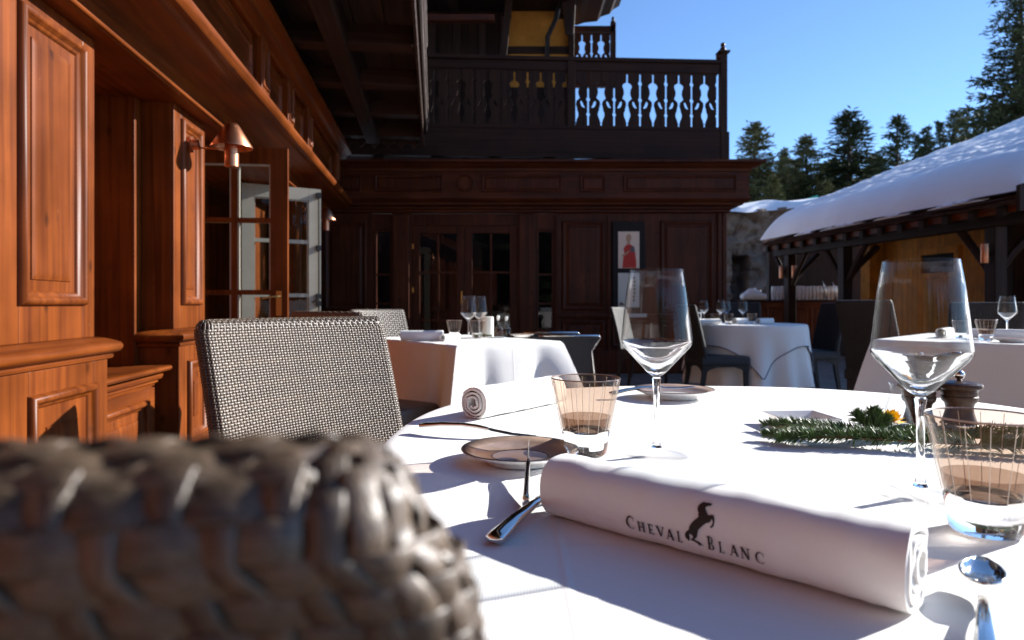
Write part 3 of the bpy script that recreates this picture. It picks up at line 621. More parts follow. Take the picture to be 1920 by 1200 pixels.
for k, (a, b_) in enumerate(((8.7, 9.7), (10.1, 10.9), (11.2, 12.4), (12.7, 13.3))):
    q = MB(); n = 14; rs = []
    for i in range(n + 1):
        s = a + (b_ - a) * i / n; hh = .05 * math.sqrt(max(.02, 1 - (2 * i / n - 1) ** 2)) * (1 + noise.noise((s * 9, 0, 0)) * .6); rs.append([(-.09, s, EZ - .015), (-.085, s, EZ - .01 + hh * .6), (-.03, s, EZ + hh * .7 + .012), (.02, s, EZ + .03), (-.03, s, EZ + .0)])
    q.rings(rs, True, True); o = q.build('snow_strip', M['snow'], smooth=True); o.location = (7.2, 0, 0); o.rotation_euler = (0, 0, yaw)
    tag(o, ['short snow strip caught on the eaves shingles nearest the gable', 'snow strip caught on the middle eaves shingles', 'longest snow strip caught on the eaves shingles', 'snow strip on the eaves shingles towards the far corner'][k], 'snow', 'snow strips on the eaves')
# bar counter under the pavilion
CT = thing('bar_counter', 'brown panelled bar counter under the pavilion eaves', 'bar counter', (0, 14.75, 0))
bx('body', M['barwood'], CT, 4.6, 7.6, .05, .6, 0, .99); bx('top', M['dark'], CT, 4.55, 7.65, -.02, .65, .99, 1.035, bevel=.008)
for k in range(6):
    f = lambda u, v, h: (u, .05 - h, v)
    MB().panel(f, 4.66 + k * .49, 5.08 + k * .49, .15, .88, [(0, 0), (.01, .02), (.03, .022), (.05, .006), (.06, .004), (.1, .012)]).build('front_panel', M['barwood'], CT)
gl_ = MB().lathe([(.001, .0), (.032, .0), (.038, .12), (.036, .12), (.030, .006), (.001, .006)], seg=10).mesh('tumbler', M['frost'])
r3 = random.Random(11)
for row in range(3):
    for k in range(21 - row):
        x = 5.82 + k * .082 + row * .04; z = 1.036
        o = inst(gl_, 'tumbler', None, (x, 14.86 + row * .10, z), 0); o.scale = (1.05, 1.05, 1.6 + .5 * row + r3.uniform(-.05, .05))
        tag(o, 'frosted tumbler in the crowded rows on the bar counter', 'glass', 'tumblers on the bar counter')
o = MB().lathe([(.001, 0), (.09, 0), (.13, .2), (.135, .2), (.135, .215), (.12, .21), (.09, .02), (.001, .02)], seg=20).build('ice_bucket', M['steel'], smooth=True, angle=40); o.location = (5.45, 14.9, 1.036); tag(o, 'metal ice bucket on the left of the bar counter', 'bucket')
for x, ln in ((6.98, .42), (7.2, .40)):
    o = MB().tube([(0, 0, 0), (-.03, 0, ln * .6), (-.09, -.02, ln)], [.012, .012, .009], 8, True).build('beer_tap', M['steel'], smooth=True); o.location = (x, 14.80, 1.036)
    tag(o, 'slim leaning metal tap, %s of the two on the bar' % ('left' if x < 7.1 else 'right'), 'tap', 'taps on the bar counter')
tw = MB(); rs = []
for i in range(13):
    t = i / 12; cx_ = -.26 + .52 * t; hh = .13 + .15 * math.sin(t * math.pi) ** 1.4 * (1 - .4 * t)
    rs.append([(cx_ + .03 * noise.noise((i, k * .9, 0)), .11 * math.cos(a), max(0, hh * (.5 + .5 * math.sin(a)) * (1 + .3 * noise.noise((i * .8, k * .7, 2))))) for k, a in enumerate([q * math.pi / 8 for q in range(16)])])
o = tw.rings(rs, True, True).build('towel', M['napkin'], smooth=True); o.location = (5.55, 14.55 + .25, 1.036); tag(o, 'crumpled white cloth heaped on the left end of the bar', 'cloth')
o.location = (5.35, 14.78, 1.036)

# rocky wall with snow beyond
rk = MB(); nx, nz = 90, 60; gr = []
for i in range(nx + 1):
    r_ = []
    for j in range(nz + 1):
        x = 5.6 + 5.4 * i / nx; z = -.4 + (4.0 + .5 * i / nx) * j / nz
        y = noise.noise((x * .5, z * .5, 0)) * .9 - noise.turbulence((x * .9, z * 1.3, 4), 4, True) * .55 + .25 * j / nz + (.9 if abs(x - 6.6 - .1 * z) < .25 and z < 2.4 else 0)
        r_.append(rk.bm.verts.new((x, y, z)))
    r_.append(rk.bm.verts.new((x, 4.5, -.4 + (4.0 + .5 * i / nx) + .4)))
    gr.append(r_)
for i in range(nx):
    for j in range(nz + 1): rk.bm.faces.new((gr[i][j], gr[i + 1][j], gr[i + 1][j + 1], gr[i][j + 1]))
o = rk.build('rock_wall', M['rock']); o.location = (0, 20, 0); tag(o, 'rough grey brown rock wall behind the bar, snow along its top', 'rock wall')
sc = MB(); gr = []
for i in range(41):
    x = 5.6 + 5.4 * i / 40; b_ = 3.6 + .5 * i / 40
    n1 = noise.noise((x * 1.5, 0, 7)); n2 = noise.noise((x * .7, 3, 7))
    gr.append([sc.bm.verts.new(p) for p in ((x, -.35 + n2 * .5, b_ - .06 + n1 * .08), (x, -.2 + n2 * .5, b_ + .10 + n1 * .09), (x, .6, b_ + .24 + n2 * .2), (x, 4.4, b_ + .7))])
for a, b_ in zip(gr, gr[1:]):
    for j in range(3): sc.bm.faces.new((a[j], b_[j], b_[j + 1], a[j + 1]))
o = sc.build('rock_snow', M['snow'], smooth=True); o.location = (0, 20, 0); tag(o, 'thin snow along the top of the rock wall', 'snow')
# lift sign among the trees
SG = thing('sign', 'small teal sign board on a post among the trees above the snowy roof', 'sign', (X(1510, 27), 27, 0))
MB().tube([(0, 0, 0), (0, 0, 5.2)], .05, 8).build('post', M['iron'], SG)
MB().hexa([(-.55, -.03, 4.86), (.5, -.03, 5.15), (.5, -.03, 5.36), (-.55, -.03, 5.02)], [(-.55, .03, 4.86), (.5, .03, 5.15), (.5, .03, 5.36), (-.55, .03, 5.02)]).build('sign_board', M['teal'], SG)

# ------------------------------------------------------------------ conifers
def conifer_mesh(seed, h=10.0, r=2.0, mats='needle', sparse=1.0, shape=.85, blade=.40, dens=1.0):
    q = random.Random(seed); bm = bmesh.new(); brm = MB()
    z = h * .10; lev = 0
    while z < h * .985:
        t = (z - h * .1) / (h * .9)
        Lr = r * ((1 - t) ** shape) * (1 - .25 * math.exp(-t * 14)) + .06
        nb = max(3, int(round((7 if t < .7 else 5) * sparse)))
        for b in range(nb):
            a = q.uniform(0, 6.283); L = Lr * q.uniform(.62, 1.15); dz0 = q.uniform(-.15, .15)
            droop = q.uniform(.10, .34) * (1 - t * .8); ca, sa = math.cos(a), math.sin(a)
            n = max(2, int(L / .20))
            for k in range(n + 1):
                f = (k + .35) / (n + .5); rr = L * f
                px, py, pz = ca * rr, sa * rr, z + dz0 - droop * rr + .16 * rr * f * f + (1 - t) * 0
                m_ = int((9 if f < .6 else 11) * dens)
                for c in range(m_):
                    d = Vector((ca * .8 + q.gauss(0, .6), sa * .8 + q.gauss(0, .6), q.gauss(.10, .45))).normalized()
                    l = blade * q.uniform(.6, 1.15) * (1 - .45 * t); wd = l * .12
                    s_ = d.cross(Vector((q.gauss(0, 1), q.gauss(0, 1), q.gauss(0, 1)))).normalized() * wd
                    p = Vector((px, py, pz)) + Vector((q.gauss(0, .05), q.gauss(0, .05), q.gauss(0, .05)))
                    bm.faces.new([bm.verts.new(p - s_ * .6), bm.verts.new(p + d * l * .5 - s_), bm.verts.new(p + d * l), bm.verts.new(p + d * l * .5 + s_)])
            if L > .35: brm.tube([(0, 0, z + dz0), (ca * L * .9, sa * L * .9, z + dz0 - droop * L * .9 + .13 * L)], [.03 * (1 - t) + .008, .006], 4, False)
        z += h * .9 / (40 * sparse ** .5) * q.uniform(.7, 1.2) * (1 - .3 * t); lev += 1
    me = bpy.data.meshes.new('crown'); bm.to_mesh(me); bm.free(); me.materials.append(M[mats])
    brm.tube([(0, 0, -1.5), (0, 0, h * .5), (0, 0, h * .98)], [.02 * h, .012 * h, .015], 8)
    return me, brm.mesh('trunk', M['bark'])
ARCH = [conifer_mesh(1, 10, 1.9, 'needle'), conifer_mesh(2, 10, 2.1, 'needleo', 1.0, .75), conifer_mesh(3, 10, 2.0, 'needle', .9, .95), conifer_mesh(4, 10, 1.35, 'needle', .8, .8), conifer_mesh(9, 10, 1.7, 'needle', 1.0, .7, .27, 1.5)]
TREES = [  # px, top y, half width px, distance, kind, label
    (1415, 230, 62, 33, 1, 'pale olive conifer nearest the corner of the wing'),
    (1470, 278, 34, 40, 1, 'slim olive conifer between the two leftmost big trees'),
    (1512, 254, 56, 34, 1, 'rounded olive conifer second from the wing'),
    (1592, 205, 74, 34, 0, 'big dark conifer rising left of the middle gap'),
    (1560, 300, 34, 44, 3, 'small dark conifer tucked left of the big dark tree'),
    (1682, 211, 54, 38, 2, 'pointed dark conifer right of the big dark tree'),
    (1737, 236, 26, 52, 3, 'narrow bluish conifer right of the pointed dark tree'),
    (1716, 248, 20, 58, 3, 'thin distant conifer squeezed behind the pointed dark tree'),
    (1762, 222, 30, 46, 2, 'dark conifer left of the twin tops above the snow'),
    (1790, 206, 38, 44, 1, 'olive conifer with twin tops above the snowy roof'),
    (1812, 200, 24, 56, 3, 'thin spire conifer behind the twin topped tree'),
    (1836, 206, 26, 54, 3, 'thin spire conifer left of the giant tree'),
    (1914, -75, 74, 24, 4, 'giant dark conifer cut by the right edge of the picture'),
    (1868, 190, 48, 38, 0, 'low dark conifer at the foot of the giant tree'),
    (1640, 285, 44, 50, 0, 'shadowy conifer filling the gap above the middle of the roof'),
    (1385, 330, 40, 46, 1, 'low olive conifer half hidden by the cornice of the wing'),
    (1448, 330, 40, 30, 1, 'low olive conifer above the rock wall'),
    (1545, 340, 46, 31, 1, 'low olive conifer behind the teal sign'),
    (1920, 150, 60, 40, 0, 'dark conifer behind the giant tree at the right edge')]
q9 = random.Random(21)
for k in range(16): TREES.append((1375 + k * 31 + q9.uniform(-9, 9), (318 if k < 12 else 262) + q9.uniform(-28, 22), 34 + q9.uniform(-5, 10), 58 + q9.uniform(-4, 10), (0, 2, 3)[k % 3], 'dim conifer in the farther row closing the gaps between the nearer trees'))
for i, (px, ty, hw, d, kd, lab) in enumerate(TREES):
    ztop = Z(ty, d); base = 0.2 + (d - 22) * .03 if px < 1700 else .6 + (d - 22) * .06
    h = ztop - base; rad = 1.75 * hw * d / FPX
    t = thing('conifer', lab, 'tree', (X(px, d), d, base), rnd.uniform(0, 6.28), 'conifers beyond the roofs')
    cr, tk = ARCH[kd]; rr = (1.9, 2.1, 2.0, 1.35, 1.7)[kd]
    for me, nm in ((cr, 'crown'), (tk, 'trunk')):
        o = inst(me, nm, t); o.scale = (rad / rr, rad / rr, h / 10)
# the wood behind the viewer that the shaded panes mirror
fm = bmesh.new(); q = random.Random(5)
for i in range(230):
    x0 = q.uniform(-70, 55); y0 = q.uniform(-75, -42); h = q.uniform(9, 15); zb = 0
    for k in range(130):
        t = q.random(); a = q.uniform(0, 6.28); rr = 2.6 * (1 - t) * q.uniform(.3, 1)
        p = Vector((x0 + rr * math.cos(a), y0 + rr * math.sin(a), zb + t * h)); l = q.uniform(.7, 1.4)
        fm.faces.new([fm.verts.new(p + Vector((q.gauss(0, l), q.gauss(0, l), q.gauss(0, l) * .7))) for _ in range(3)])
me = bpy.data.meshes.new('forest'); fm.to_mesh(me); fm.free(); me.materials.append(M['needle'])
tag(inst(me, 'forest'), 'dark conifer wood behind the viewer', 'forest', kind='stuff')

# ------------------------------------------------------------------ wicker chairs
def back_map(a, z, n, b, hw, ztop, taper=0.0):
    """point of the bent backrest: a across, z up, thickness direction given by (n across, b fore and aft)"""
    zz_ = max(0, z - .45)
    y = -.205 - .11 * (zz_ / .47) ** 1.25 - .028 * (1 - min(1, (a / hw) ** 2)) + .012
    x = (a + n) * (1 + taper * (ztop - z))
    return Vector((x, y + b, z))
def strand_profile(path, wdir, ndir, wd, th):
    P = ((-.5, -.1), (-.40, .38), (0, .5), (.40, .38), (.5, -.1), (0, -.4))
    return [[p + wv * (u * wd) + nv * (v * th) for u, v in P] for p, wv, nv in zip(path, wdir, ndir)]
def weave_backrest(N=41, dz=.0067, ztop=.92, z0=.43, hw=.215, rt=.017, taper=0.0, rc=.014, wd=.0062, amp=.0017, th=.0022, sub=2, RIM=7):
    """every strand of the woven back as its own bmesh: rows that run round, uprights that go over the top"""
    pit = 2 * hw / N; per = 2 * N + 2 * RIM
    out = []
    def width(z):
        e = z - (ztop - rt - rc)
        return hw if e <= 0 else hw - (rc - math.sqrt(max(0, rc * rc - e * e)))
    def pos(u, z, off):
        """u in units of the pitch round the loop: front, right rim, back, left rim"""
        w_ = width(z); u = u % per; r = rt + off
        if u < N: a = -w_ + 2 * w_ * u / N; n, b = 0, r; nd = (0, 1)
        elif u < N + RIM: g = (u - N) / RIM * math.pi; a = w_; n, b = r * math.sin(g), r * math.cos(g); nd = (math.sin(g), math.cos(g))
        elif u < 2 * N + RIM: a = w_ - 2 * w_ * (u - N - RIM) / N; n, b = 0, -r; nd = (0, -1)
        else: g = (u - 2 * N - RIM) / RIM * math.pi; a = -w_; n, b = -r * math.sin(g), -r * math.cos(g); nd = (-math.sin(g), -math.cos(g))
        return back_map(a, z, n, b, hw, ztop, taper), Vector((nd[0], nd[1], 0))
    rows = int((ztop - rt - z0) / dz)
    for i in range(rows):
        z = z0 + (i + .5) * dz; path = []; nd = []
        for k in range(per * sub):
            u = k / sub; o = amp * math.cos(math.pi * (u - .5) + math.pi * i)
            p, n = pos(u, z, o); path.append(p); nd.append(n)
        up = [Vector((0, -.2, 1)).normalized()] * len(path)
        rs = strand_profile(path, up, nd, wd, th)
        mb = MB(); mb.rings(rs + [rs[0]]); out.append(mb)
    zt = z0 + rows * dz
    for j in range(N):
        path = []; nd = []; acr = []
        uf = j + .5; ub = N + RIM + (N - 1 - j) + .5
        for k in range(rows * sub + 1):
            z = z0 + k * dz / sub; o = -amp * math.cos(math.pi * (z - z0 - dz / 2) / dz + math.pi * j)
            p, n = pos(uf, z, o); path.append(p); nd.append(n)
        w_ = width(zt); a = -w_ + 2 * w_ * uf / N
        for k in range(1, 10):
            g = k / 10 * math.pi; o = -amp * math.cos(k * math.pi / 2.5 + math.pi * j)
            p = back_map(a, zt, 0, (rt + o) * math.cos(g), hw, ztop, taper) + Vector((0, 0, (rt + o) * math.sin(g))); path.append(p); nd.append(Vector((0, math.cos(g), math.sin(g))))
        for k in range(rows * sub, -1, -1):
            z = z0 + k * dz / sub; o = -amp * math.cos(math.pi * (z - z0 - dz / 2) / dz + math.pi * j)
            p, n = pos(ub, z, o); path.append(p); nd.append(n)
        mb = MB(); mb.rings(strand_profile(path, [Vector((1, 0, 0))] * len(path), nd, wd * .92, th), True, True); out.append(mb)
    for side, base in ((1, N), (-1, 2 * N + RIM)):
        for q_ in range(RIM):
            path = []; nd = []
            for k in range(rows * sub + 1):
                z = z0 + k * dz / sub; o = -amp * math.cos(math.pi * (z - z0 - dz / 2) / dz + math.pi * (base + q_))
                p, n = pos(base + q_ + .5, z, o); path.append(p); nd.append(n)
            g = (q_ + .5) / RIM * math.pi
            for k in range(1, 8):      # over the corner
                e = R(k * 11.5); o = -amp * math.cos(math.pi * k * .8 + math.pi * (base + q_)); r_ = (rt + o)
                path.append(back_map(side * width(zt), zt, side * r_ * math.cos(e) * math.sin(g), side * r_ * math.cos(e) * math.cos(g), hw, ztop, taper) + Vector((0, 0, r_ * math.sin(e)))); nd.append(Vector((side * math.sin(g) * math.cos(e), side * math.cos(g) * math.cos(e), math.sin(e))))
            wv = Vector((math.cos(g) * side, -math.sin(g) * side, 0))
            mb = MB(); mb.rings(strand_profile(path, [wv] * len(path), nd, wd * .9, th), True, True); out.append(mb)
    for k in range(0, 8):          # strands that run along the crest and turn down the corners
        g = (k + .5) / 8 * math.pi; path = []; nd = []; wv = []
        w_ = width(zt)
        rr = rt
        for s_ in range(N * sub + 1):
            u = s_ / sub; o = amp * math.cos(math.pi * (u - .5) + math.pi * (k + 1)); a = -w_ + 2 * w_ * u / N
            path.append(back_map(a, zt, 0, (rr + o) * math.cos(g), hw, ztop, taper) + Vector((0, 0, (rr + o) * math.sin(g)))); nd.append(Vector((0, math.cos(g), math.sin(g))))
        for i, p in enumerate(path):
            d = (path[min(i + 1, len(path) - 1)] - path[max(0, i - 1)]).normalized(); wv.append(d.cross(nd[i]).normalized())
        mb = MB(); mb.rings(strand_profile(path, wv, nd, wd * 1.05, th), True, True); out.append(mb)
    # dark inner shell, added to block light through the weave
    core = MB(); rs = []
    for i in range(15):
        z = z0 + (zt + rt * .6 - z0) * i / 14; w_ = width(min(z, zt)); r = rt * (.72 if i < 14 else .35); ring = []
        for k in range(9): ring.append(back_map(-w_ + 2 * w_ * k / 8, z, 0, r, hw, ztop, taper))
        for k in range(1, 4): g = k / 4 * math.pi; ring.append(back_map(w_, z, r * math.sin(g), r * math.cos(g), hw, ztop, taper))
        for k in range(9): ring.append(back_map(w_ - 2 * w_ * k / 8, z, 0, -r, hw, ztop, taper))
        for k in range(1, 4): g = k / 4 * math.pi; ring.append(back_map(-w_, z, -r * math.sin(g), -r * math.cos(g), hw, ztop, taper))
        rs.append(ring)
    core.rings(rs, True, True)
    return core, out, range(rows, rows + N + 2 * RIM)
def chair_rest(t, mat):
    s = MB(); rs = []
    for z, e in ((.385, .0), (.39, .006), (.44, .006), (.455, .0), (.462, -.02)):
        rs.append([(x * (.225 + e), y * (.225 + e), z) for x, y in ((-1, -.96), (-.9, -1), (0, -1), (.9, -1), (1, -.96), (1, 0), (1, .9), (.9, 1), (0, 1.02), (-.9, 1), (-1, .9), (-1, 0))])
    s.rings(rs, True, True).build('seat', mat, t, smooth=True, angle=40)
    for sx in (-1, 1):
        for sy, sp in ((1, 0), (-1, .05)):
            x = sx * .195; y = sy * .195
            MB().rings([[(x + a * .021, y + b_ * .021, .40) for a, b_ in ((-1, -1), (1, -1), (1, 1), (-1, 1))], [(x + a * .019, y + b_ * .019, .3) for a, b_ in ((-1, -1), (1, -1), (1, 1), (-1, 1))], [(x + sx * .005 + a * .013, y - sp + b_ * .013, 0) for a, b_ in ((-1, -1), (1, -1), (1, 1), (-1, 1))]], True, True).build('leg', mat, t)
    ap = [(-.19, .385), (-.19, .31), (-.15, .345), (-.08, .365), (.08, .365), (.15, .345), (.19, .31), (.19, .385)]
    for y in (.205, -.205): MB().prism(ap, lambda a, z: (a, y - .01, z), lambda a, z: (a, y + .01, z)).build('apron', mat, t)
    for x in (.205, -.205): MB().prism(ap, lambda a, z: (x - .01, a, z), lambda a, z: (x + .01, a, z)).build('apron', mat, t)
def face_rz(dx, dy): return math.atan2(dy, dx) - math.pi / 2
def woven_chair(label, loc, rz, core, strands):
    t = thing('wicker_chair', label, 'chair', loc, rz, 'wicker chairs round the tables')
    c = inst(core, 'backrest', t)
    for me in strands: inst(me, 'strand', c)
    chair_rest(t, M['wicker']); return t
def meshes(core, out, up_=()): return core.mesh('backrest', M['wickerd']), [m.mesh('strand', M['wickerv' if k_ in up_ else 'wicker'], smooth=True) for k_, m in enumerate(out)]
cA, sA = meshes(*weave_backrest(N=59, dz=.0052, wd=.0052, amp=.0013, th=.0019))
woven_chair('brown wicker chair at the left of the big table, its sunlit back glinting', (-.205, 1.245, 0), face_rz(.82, -.57), cA, sA)
cN, sN = meshes(*weave_backrest(N=41, dz=.0074, ztop=.922, rt=.019, rc=.026, taper=.42, wd=.0088, amp=.0012, th=.0017))
woven_chair('brown wicker chair right at the lens, blurred, its back filling the lower left corner', (-.232, .455, 0), R(-3), cN, sN)
# coarser weave for the chairs further off: the strands of one back joined
cF, sF, _ = weave_backrest(N=25, dz=.0125, wd=.0118, amp=.0024, th=.003, sub=2, RIM=3)
cF = cF.mesh('backrest', M['wickerd'])
jb = bmesh.new()
for m_ in sF:
    tmp = bpy.data.meshes.new('tmp'); bmesh.ops.recalc_face_normals(m_.bm, faces=m_.bm.faces); m_.bm.to_mesh(tmp); m_.bm.free(); jb.from_mesh(tmp); bpy.data.meshes.remove(tmp)
sFm = bpy.data.meshes.new('strands'); jb.to_mesh(sFm); jb.free(); sFm.materials.append(M['wicker']); sFm.shade_smooth()
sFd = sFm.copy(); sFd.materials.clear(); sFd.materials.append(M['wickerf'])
far = {}
def far_chair(key, label, loc, rz, sz=1.0):
    if key not in far:
        t = thing('wicker_chair', label, 'chair', loc, rz, 'wicker chairs round the tables')
        c = inst(cF, 'backrest', t); tag(inst(sFm if key == 'l' else sFd, 'strands', c), kind='stuff')
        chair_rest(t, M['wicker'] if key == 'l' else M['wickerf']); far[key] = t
    else:
        t = copy_tree(far[key]); t.location = loc; t.rotation_euler = (0, 0, rz); t['label'] = label
    t.scale = (1, 1, sz); return t
far_chair('l', 'sunlit wicker chair at the left end of the square table', (-.60, 4.02, 0), face_rz(.83, -.56))
far_chair('l', 'wicker chair with dark seat on the near side of the square table', (-.66, 3.20, 0), face_rz(.56, .83))
far_chair('d', 'shade-darkened wicker chair left of the round blue shaded table, behind the wine glass', (1.90, 6.2, 0), face_rz(1, .1), 1.03)
far_chair('d', 'shade-darkened wicker chair half hidden left of the round table, nearest the notice case', (1.45, 7.35, 0), face_rz(.9, -.5), 1.0)
far_chair('d', 'shade-darkened wicker chair seen side on, right of the round blue shaded table', (2.98, 6.75, 0), face_rz(-1, -.08), 1.05)
far_chair('d', 'shade-darkened wicker chair behind the round table with a thin bright edge', (2.62, 7.6, 0), face_rz(-.25, -1), 1.06)
far_chair('d', 'tall shade-darkened wicker chair at the left end of the far right table', (2.66, 4.62, 0), face_rz(.9, .3), 1.065)
far_chair('d', 'shade-darkened wicker chair beyond the far right table, sheen on its weave', (3.25, 4.65, 0), face_rz(-.7, -.7), 1.05)
# low armchair beside the square table
AC = thing('armchair', 'low black armchair with a slim pale metal edge behind the square table', 'chair', (.38, 5.15, 0), R(10))
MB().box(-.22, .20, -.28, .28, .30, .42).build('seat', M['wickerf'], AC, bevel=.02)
for y in (-.28, .28):
    MB().prism([(-.24, .42), (.15, .42), (.15, .60), (.22, .70), (-.24, .70)], lambda a, z: (a, y - .02, z), lambda a, z: (a, y + .02, z)).build('arm', M['wickerf'], AC)
    MB().tube([(-.24, y, .712), (.21, y, .712), (.225, y, .70), (.16, y, .60), (.205, y, .25), (.21, y, 0)], .0085, 8).build('side_frame', M['steel'], AC, smooth=True)
MB().box(-.26, -.22, -.30, .30, .30, .70).build('backrest', M['wickerf'], AC, bevel=.015)
for y in (-.26, .26): MB().tube([(-.24, y, 0), (-.24, y, .3)], .012, 8).build('leg', M['iron'], AC)

# ------------------------------------------------------------------ tables and cloths
def pedestal_table(label, x, y, rtop, square=None, rz=0):
    t = thing('table', label, 'table', (x, y, 0), rz)
    if square:
        MB().box(-square[0] / 2, square[0] / 2, -square[1] / 2, square[1] / 2, TOP - .035, TOP - .006).build('table_top', M['dark'], t)
        for sx in (-1, 1):
            for sy in (-1, 1): bx('leg', M['darkz'], t, sx * (square[0] / 2 - .08) - .025, sx * (square[0] / 2 - .08) + .025, sy * (square[1] / 2 - .08) - .025, sy * (square[1] / 2 - .08) + .025, 0, TOP - .036)
    else:
        MB().lathe([(.001, TOP - .035), (rtop - .006, TOP - .035), (rtop - .006, TOP - .006), (.001, TOP - .006)], seg=48).build('table_top', M['dark'], t)
        MB().lathe([(.001, 0), (.28, 0), (.28, .02), (.05, .05), (.04, TOP - .036), (.001, TOP - .036)], seg=24).build('pedestal', M['iron'], t, smooth=True, angle=40)
    return t
def round_cloth(name, x, y, r, drop, label, group=None, folds=11, amp=.05, seed=1, square=None, rot=0, lift=0.0, outline=lambda a: 1):
    mb = MB(); SEG = 180; rs = []
    for k in range(26):
        q = r * (k / 25) ** .8 * .985
        rs.append([(q * outline(a) * math.cos(a), q * outline(a) * math.sin(a), TOP + lift + .0012 * noise.noise((q * math.cos(a) * 5, q * math.sin(a) * 5, seed))) for a in [2 * math.pi * i / SEG for i in range(SEG)]])
    for k in range(1, 23):
        t = k / 22; ring = []
        for i in range(SEG):
            a = 2 * math.pi * i / SEG; dd = drop
            if square:
                dd = min(drop, square / max(abs(math.cos(a - rot)), abs(math.sin(a - rot))) - r)
            f = amp * (math.sin(a * folds + seed + 1.2 * math.sin(a * 3)) * .6 + .4 * math.sin(a * (folds * 2 - 3) + 2 * seed))
            fl = t * t * .5 + t * .5
            rad = r * outline(a) + lift + .010 * min(1, t * 6) + (f + abs(amp) * .75) * fl * (dd / drop)
            z = TOP + lift - .012 * (1 - math.cos(min(1, t * 6) * math.pi / 2)) - dd * max(0, t - .02)
            ring.append((rad * math.cos(a), rad * math.sin(a), z))
        rs.append(ring)
    hem_path = [Vector(p) for p in rs[-1]]
    o = mb.rings(rs, True, False).build(name, M['cloth'], smooth=True, angle=75); o.location = (x, y, 0)
    tag(o, label, 'tablecloth', group)
    if square:
        h = MB(); h.tube([p + Vector((p.x, p.y, 0)).normalized() * .002 for p in hem_path] + [hem_path[0]], .0045, 5, False); h.build('hem', M['hem'], o)
    return o
def square_cloth(x, y, wx, wy, drop, corner, label, rz, seed=1):
    """flat top, sides that hang nearly straight, corners that fall lower in a folded flare"""
    mb = MB(); rs = []; n = 40; hx, hy = wx / 2, wy / 2
    per = []
    for k in range(4 * n):
        s, f = divmod(k, n); f /= n
        c = [(-hx, -hy), (hx, -hy), (hx, hy), (-hx, hy)]; p, q = c[s], c[(s + 1) % 4]
        per.append((p[0] + (q[0] - p[0]) * f, p[1] + (q[1] - p[1]) * f, f, s))
    def cdist(p): return math.hypot(hx - abs(p[0]), hy - abs(p[1]))
    for k in range(12):
        g = (k / 11) * .992
        rs.append([(p[0] * g, p[1] * g, TOP) for p in per])
    for k in range(1, 19):
        t = k / 18; ring = []
        for p in per:
            d = cdist(p); w_ = math.exp(-(d / .10) ** 2); cw = math.exp(-(d / .22) ** 2)
            nx = (1 if p[0] > hx - 1e-4 else -1 if p[0] < -hx + 1e-4 else 0); ny = (1 if p[1] > hy - 1e-4 else -1 if p[1] < -hy + 1e-4 else 0)
            if w_ > .02: 
                nx2 = math.copysign(1, p[0]); ny2 = math.copysign(1, p[1])
            else: nx2, ny2 = nx, ny
            out = .008 * min(1, t * 5) + .02 * t
            fold = .15 * t * w_ - .05 * t * math.exp(-((d - .15) / .06) ** 2) + .010 * t * noise.noise((p[0] * 6, p[1] * 6, seed))
            L = drop + (corner - drop) * cw
            if w_ > .02:
                vx, vy = nx * (1 - w_) + nx2 * w_ * .9, ny * (1 - w_) + ny2 * w_ * .9
            else: vx, vy = nx, ny
            ring.append((p[0] + vx * (out + fold), p[1] + vy * (out + fold), TOP - .01 * (1 - math.cos(min(1, t * 5) * math.pi / 2)) - L * max(0, t - .03)))
        rs.append(ring)
    o = mb.rings(rs, True, False).build('tablecloth', M['cloth'], smooth=True, angle=60); o.location = (x, y, 0); o.rotation_euler = (0, 0, rz)
    return tag(o, label, 'tablecloth')
TX, TY, TR = .42, .93, .66
def oval(a): return (abs(math.cos(a) / .612) ** 2.5 + abs(math.sin(a) / .708) ** 2.5) ** -.4 / TR
pedestal_table('round table under the bright white cloth in the foreground', TX, TY, .60)
round_cloth('tablecloth', TX, TY, TR, .38, 'bright white cloth on the big round table in the foreground', folds=13, amp=.04, seed=2, outline=oval)
e1 = Vector((.80, .60)); e2 = Vector((-.60, .80)); nc_ = Vector((-.264, 3.2))
c2 = nc_ + e1 * .33 + e2 * .47
rz2 = math.atan2(e1.y, e1.x)
pedestal_table('square table under a white cloth in front of the shaded wing', c2.x, c2.y, 0, (.64, .92), rz2)
square_cloth(c2.x, c2.y, .66, .94, .31, .50, 'white square cloth with folded hanging corner on the table left of centre', rz2, 3)
pedestal_table('round table under blue shaded cloths at the middle right', 2.33, 6.62, .53)
round_cloth('tablecloth', 2.33, 6.62, .545, .56, 'round under cloth hanging low on the blue shaded table', folds=9, amp=.07, seed=4)
round_cloth('overcloth', 2.33, 6.62, .550, .50, 'square over cloth with dark hem draped in a point on the blue shaded table', folds=9, amp=.07, seed=4, square=.735, rot=R(38), lift=.004)
square_t4 = (2.62, 4.28)
pedestal_table('square table under a pinkish shaded cloth at the right edge', 2.85, 3.76, 0, (1.13, 1.13), R(-45))
square_cloth(2.85, 3.76, 1.15, 1.15, .50, .62, 'white cloth hanging in pinkish shade on the table at the right edge', R(-45), 5)

